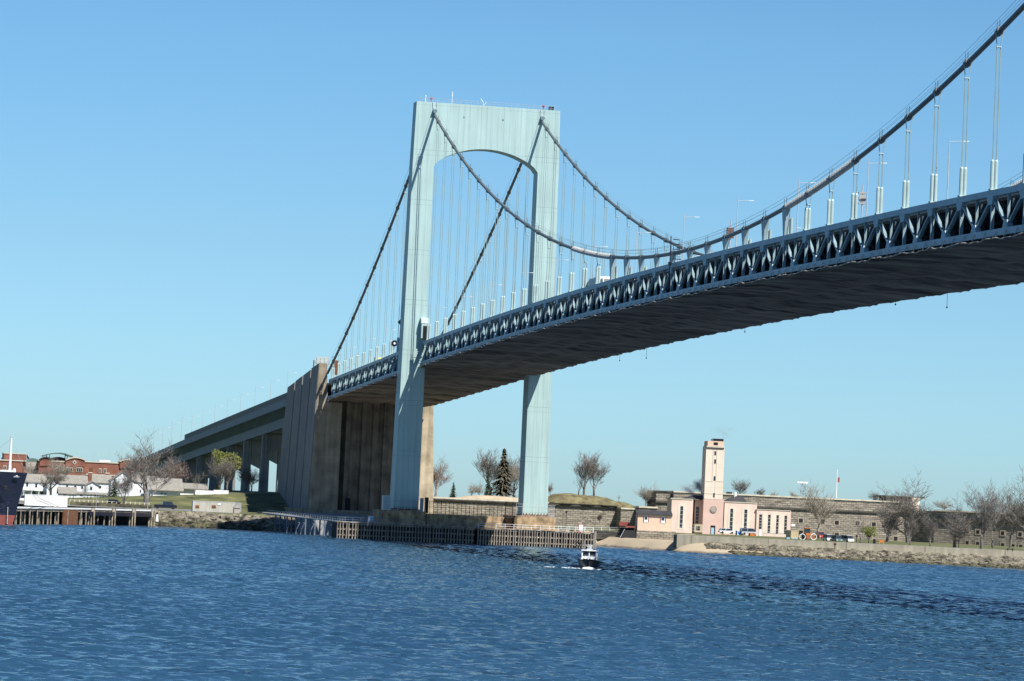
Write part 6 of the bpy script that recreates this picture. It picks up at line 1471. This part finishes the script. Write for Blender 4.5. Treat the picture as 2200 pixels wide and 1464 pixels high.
a_ = G(57.5, 976, BX+2); b_ = G(64, 986, BX+2); c_ = G(57.5, 986, BX+2)
q = MB(); q.prism_x([(a_.y,a_.z),(b_.y,b_.z),(c_.y,c_.z)], BX+1.9, BX+2.05); q.build('cloth', M['navy'], f1); q = MB(); q.tube([(BX+2,a_.y,14),(BX+2,a_.y,a_.z+.5)], .1, 5); q.build('pole', M['galv'], f1)
# far light masts at the toll plaza
for i, (px, pt) in enumerate(((201, 975), (233, 968), (261, 960), (280, 952))):
    a_ = G(px, 1000, -650); b_ = G(px, pt, -650); put_lamp(-650, a_.y, a_.z-3, f'faint distant lamp post above the brick building roof, {ORD[i]} from the left', sc=(b_.z-a_.z+3)/9.6, group='distant lamp posts')

# ================================================================ MOTOR BOAT
bt = thing('motor_boat', 'white cabin patrol boat with a black hull heading towards the viewer', 'boat', (0,0,0))
q = MB()   # hull: bow towards +x
sec = [(-4.2, 1.75, 1.95, -.4, 1.15), (-1, 1.9, 2.15, -.45, 1.25), (2, 1.55, 2.0, -.4, 1.45), (4, .8, 1.25, -.2, 1.65), (5.2, .05, .12, .3, 1.85)]
rings = []
for x, wb_, wt_, zb_, zt_ in sec: rings.append([(x,-wt_,zt_),(x,-wb_,.15),(x,0,zb_),(x,wb_,.15),(x,wt_,zt_)])
for r_ in rings: q.v += r_
for i in range(len(rings)-1):
    for j in range(4): q.f.append((i*5+j, i*5+j+1, (i+1)*5+j+1, (i+1)*5+j))
    q.f.append((i*5+4, i*5, (i+1)*5, (i+1)*5+4))
q.f.append((0,4,3,2,1)); hl = q.build('hull', M['black'], bt, org=(0,0,0))
q = MB()
for (x, wb_, wt_, zb_, zt_), (x2, wb2, wt2, zb2, zt2) in zip(sec, sec[1:]):
    for s_ in (-1, 1): q.bar((x,s_*(wt_+.03),zt_+.04),(x2,s_*(wt2+.03),zt2+.04), .12, .12)
q.build('rub_rail', M['tyre'], hl, org=(0,0,0))
q = MB(); q.hexa([(-2.6,-1.4,1.2),(2.4,-1.4,1.3),(2.4,1.4,1.3),(-2.6,1.4,1.2)],[(-2.6,-1.35,2.3),(2.0,-1.35,2.3),(2.0,1.35,2.3),(-2.6,1.35,2.3)])
q.hexa([(2.3,-1.2,1.3),(3.9,-.5,1.55),(3.9,.5,1.55),(2.3,1.2,1.3)],[(2.2,-1.1,2.0),(3.4,-.4,1.85),(3.4,.4,1.85),(2.2,1.1,2.0)])
cb = q.build('cabin', M['white'], bt, org=(0,0,0))
q = MB(); q.hexa([(-2.2,-1.2,2.3),(1.85,-1.2,2.3),(1.85,1.2,2.3),(-2.2,1.2,2.3)],[(-2.2,-1.2,3.3),(1.45,-1.2,3.3),(1.45,1.2,3.3),(-2.2,1.2,3.3)]); q.build('glazing', M['glass'], cb, org=(0,0,0))
q = MB()
for s_ in (-1, 1):
    q.bar((1.95,s_*1.3,2.28),(1.55,s_*1.3,3.35), .18, .16); q.bar((-2.3,s_*1.28,2.28),(-2.3,s_*1.28,3.35), .14, .14); q.bar((-.3,s_*1.28,2.28),(-.4,s_*1.28,3.35), .1, .1)
q.bar((1.95,0,2.28),(1.55,0,3.35), .13, .13); q.build('window_post', M['white'], cb, org=(0,0,0))
q = MB(); q.box(-2.6,2.0,-1.5,1.5,3.33,3.5); q.build('cabin_roof', M['white'], cb, org=(0,0,0))
q = MB(); q.box(-.6,.4,-.55,.55,3.5,3.75); q.tube([(0,0,3.7),(0,0,4.3)],.25,8); q.box(-.15,.15,-.6,.6,4.05,4.2); q.build('radar_unit', M['galv'], bt, org=(0,0,0))
q = MB(); q.tube([(-1,.2,3.5),(-1,.2,4.45)],.08,5).tube([(-1.2,-1.2,3.5),(-1.2,-1.2,5.2)],.03,4).tube([(-1,-.5,4.4),(-1,.5,4.4)],.05,4); q.build('mast', M['white'], bt, org=(0,0,0))
for s_ in (-1, 1):
    q = MB()
    for x, y_, z_ in ((-3.9,1.85,1.2),(-3.0,1.9,1.2),(4.2,.8,1.7),(3.2,1.4,1.6)): q.tube([(x,s_*y_,z_),(x,s_*y_,z_+.75)],.035,4)
    q.tube([(-3.9,s_*1.85,1.95),(-3.0,s_*1.9,1.95),(3.2,s_*1.4,2.35)],.03,4); q.tube([(3.2,s_*1.4,2.35),(4.2,s_*.8,2.45),(4.9,0,2.5)],.035,4)
    q.build('rail', M['galv'], bt, org=(0,0,0))
q = MB(); q.hexa([(2.3,-.45,1.62),(3.2,-.3,1.75),(3.2,.3,1.75),(2.3,.45,1.62)],[(2.25,-.4,2.2),(2.9,-.25,2.1),(2.9,.25,2.1),(2.25,.4,2.2)]); q.build('fore_hatch', M['parapet'], cb, org=(0,0,0))
BTX = 292.0; BTY = GY(1271, BTX); bt.location = (BTX, BTY, 0.05); bt.rotation_euler = (0, 0, R(-15)); bt.scale = (.88, .88, .88)
q = MB()
rnd = random.Random(9)
for s_ in (-1, 1):
    for i in range(26):
        t_ = i/25; x = BTX+4.0-t_*8; y = BTY-.5-(BTX+4.0-x)*.15 + s_*(1.0+t_*3.4)+rnd.uniform(-.2,.2)
        w_ = rnd.uniform(.25,.7); ln = rnd.uniform(.4,1.1); h_ = rnd.uniform(.06,.2)*(1-t_*.7)
        q.sphere((x,y,.02), 1, 6, (ln, w_, h_))
q.sphere((BTX+4.6,BTY-1.1,.05), 1, 8, (.7,1.3,.4))
tag(q.build('bow_wave', M['foam'], smooth=True), 'white foam thrown up around the bow and wake of the motor boat', 'foam', kind='stuff')
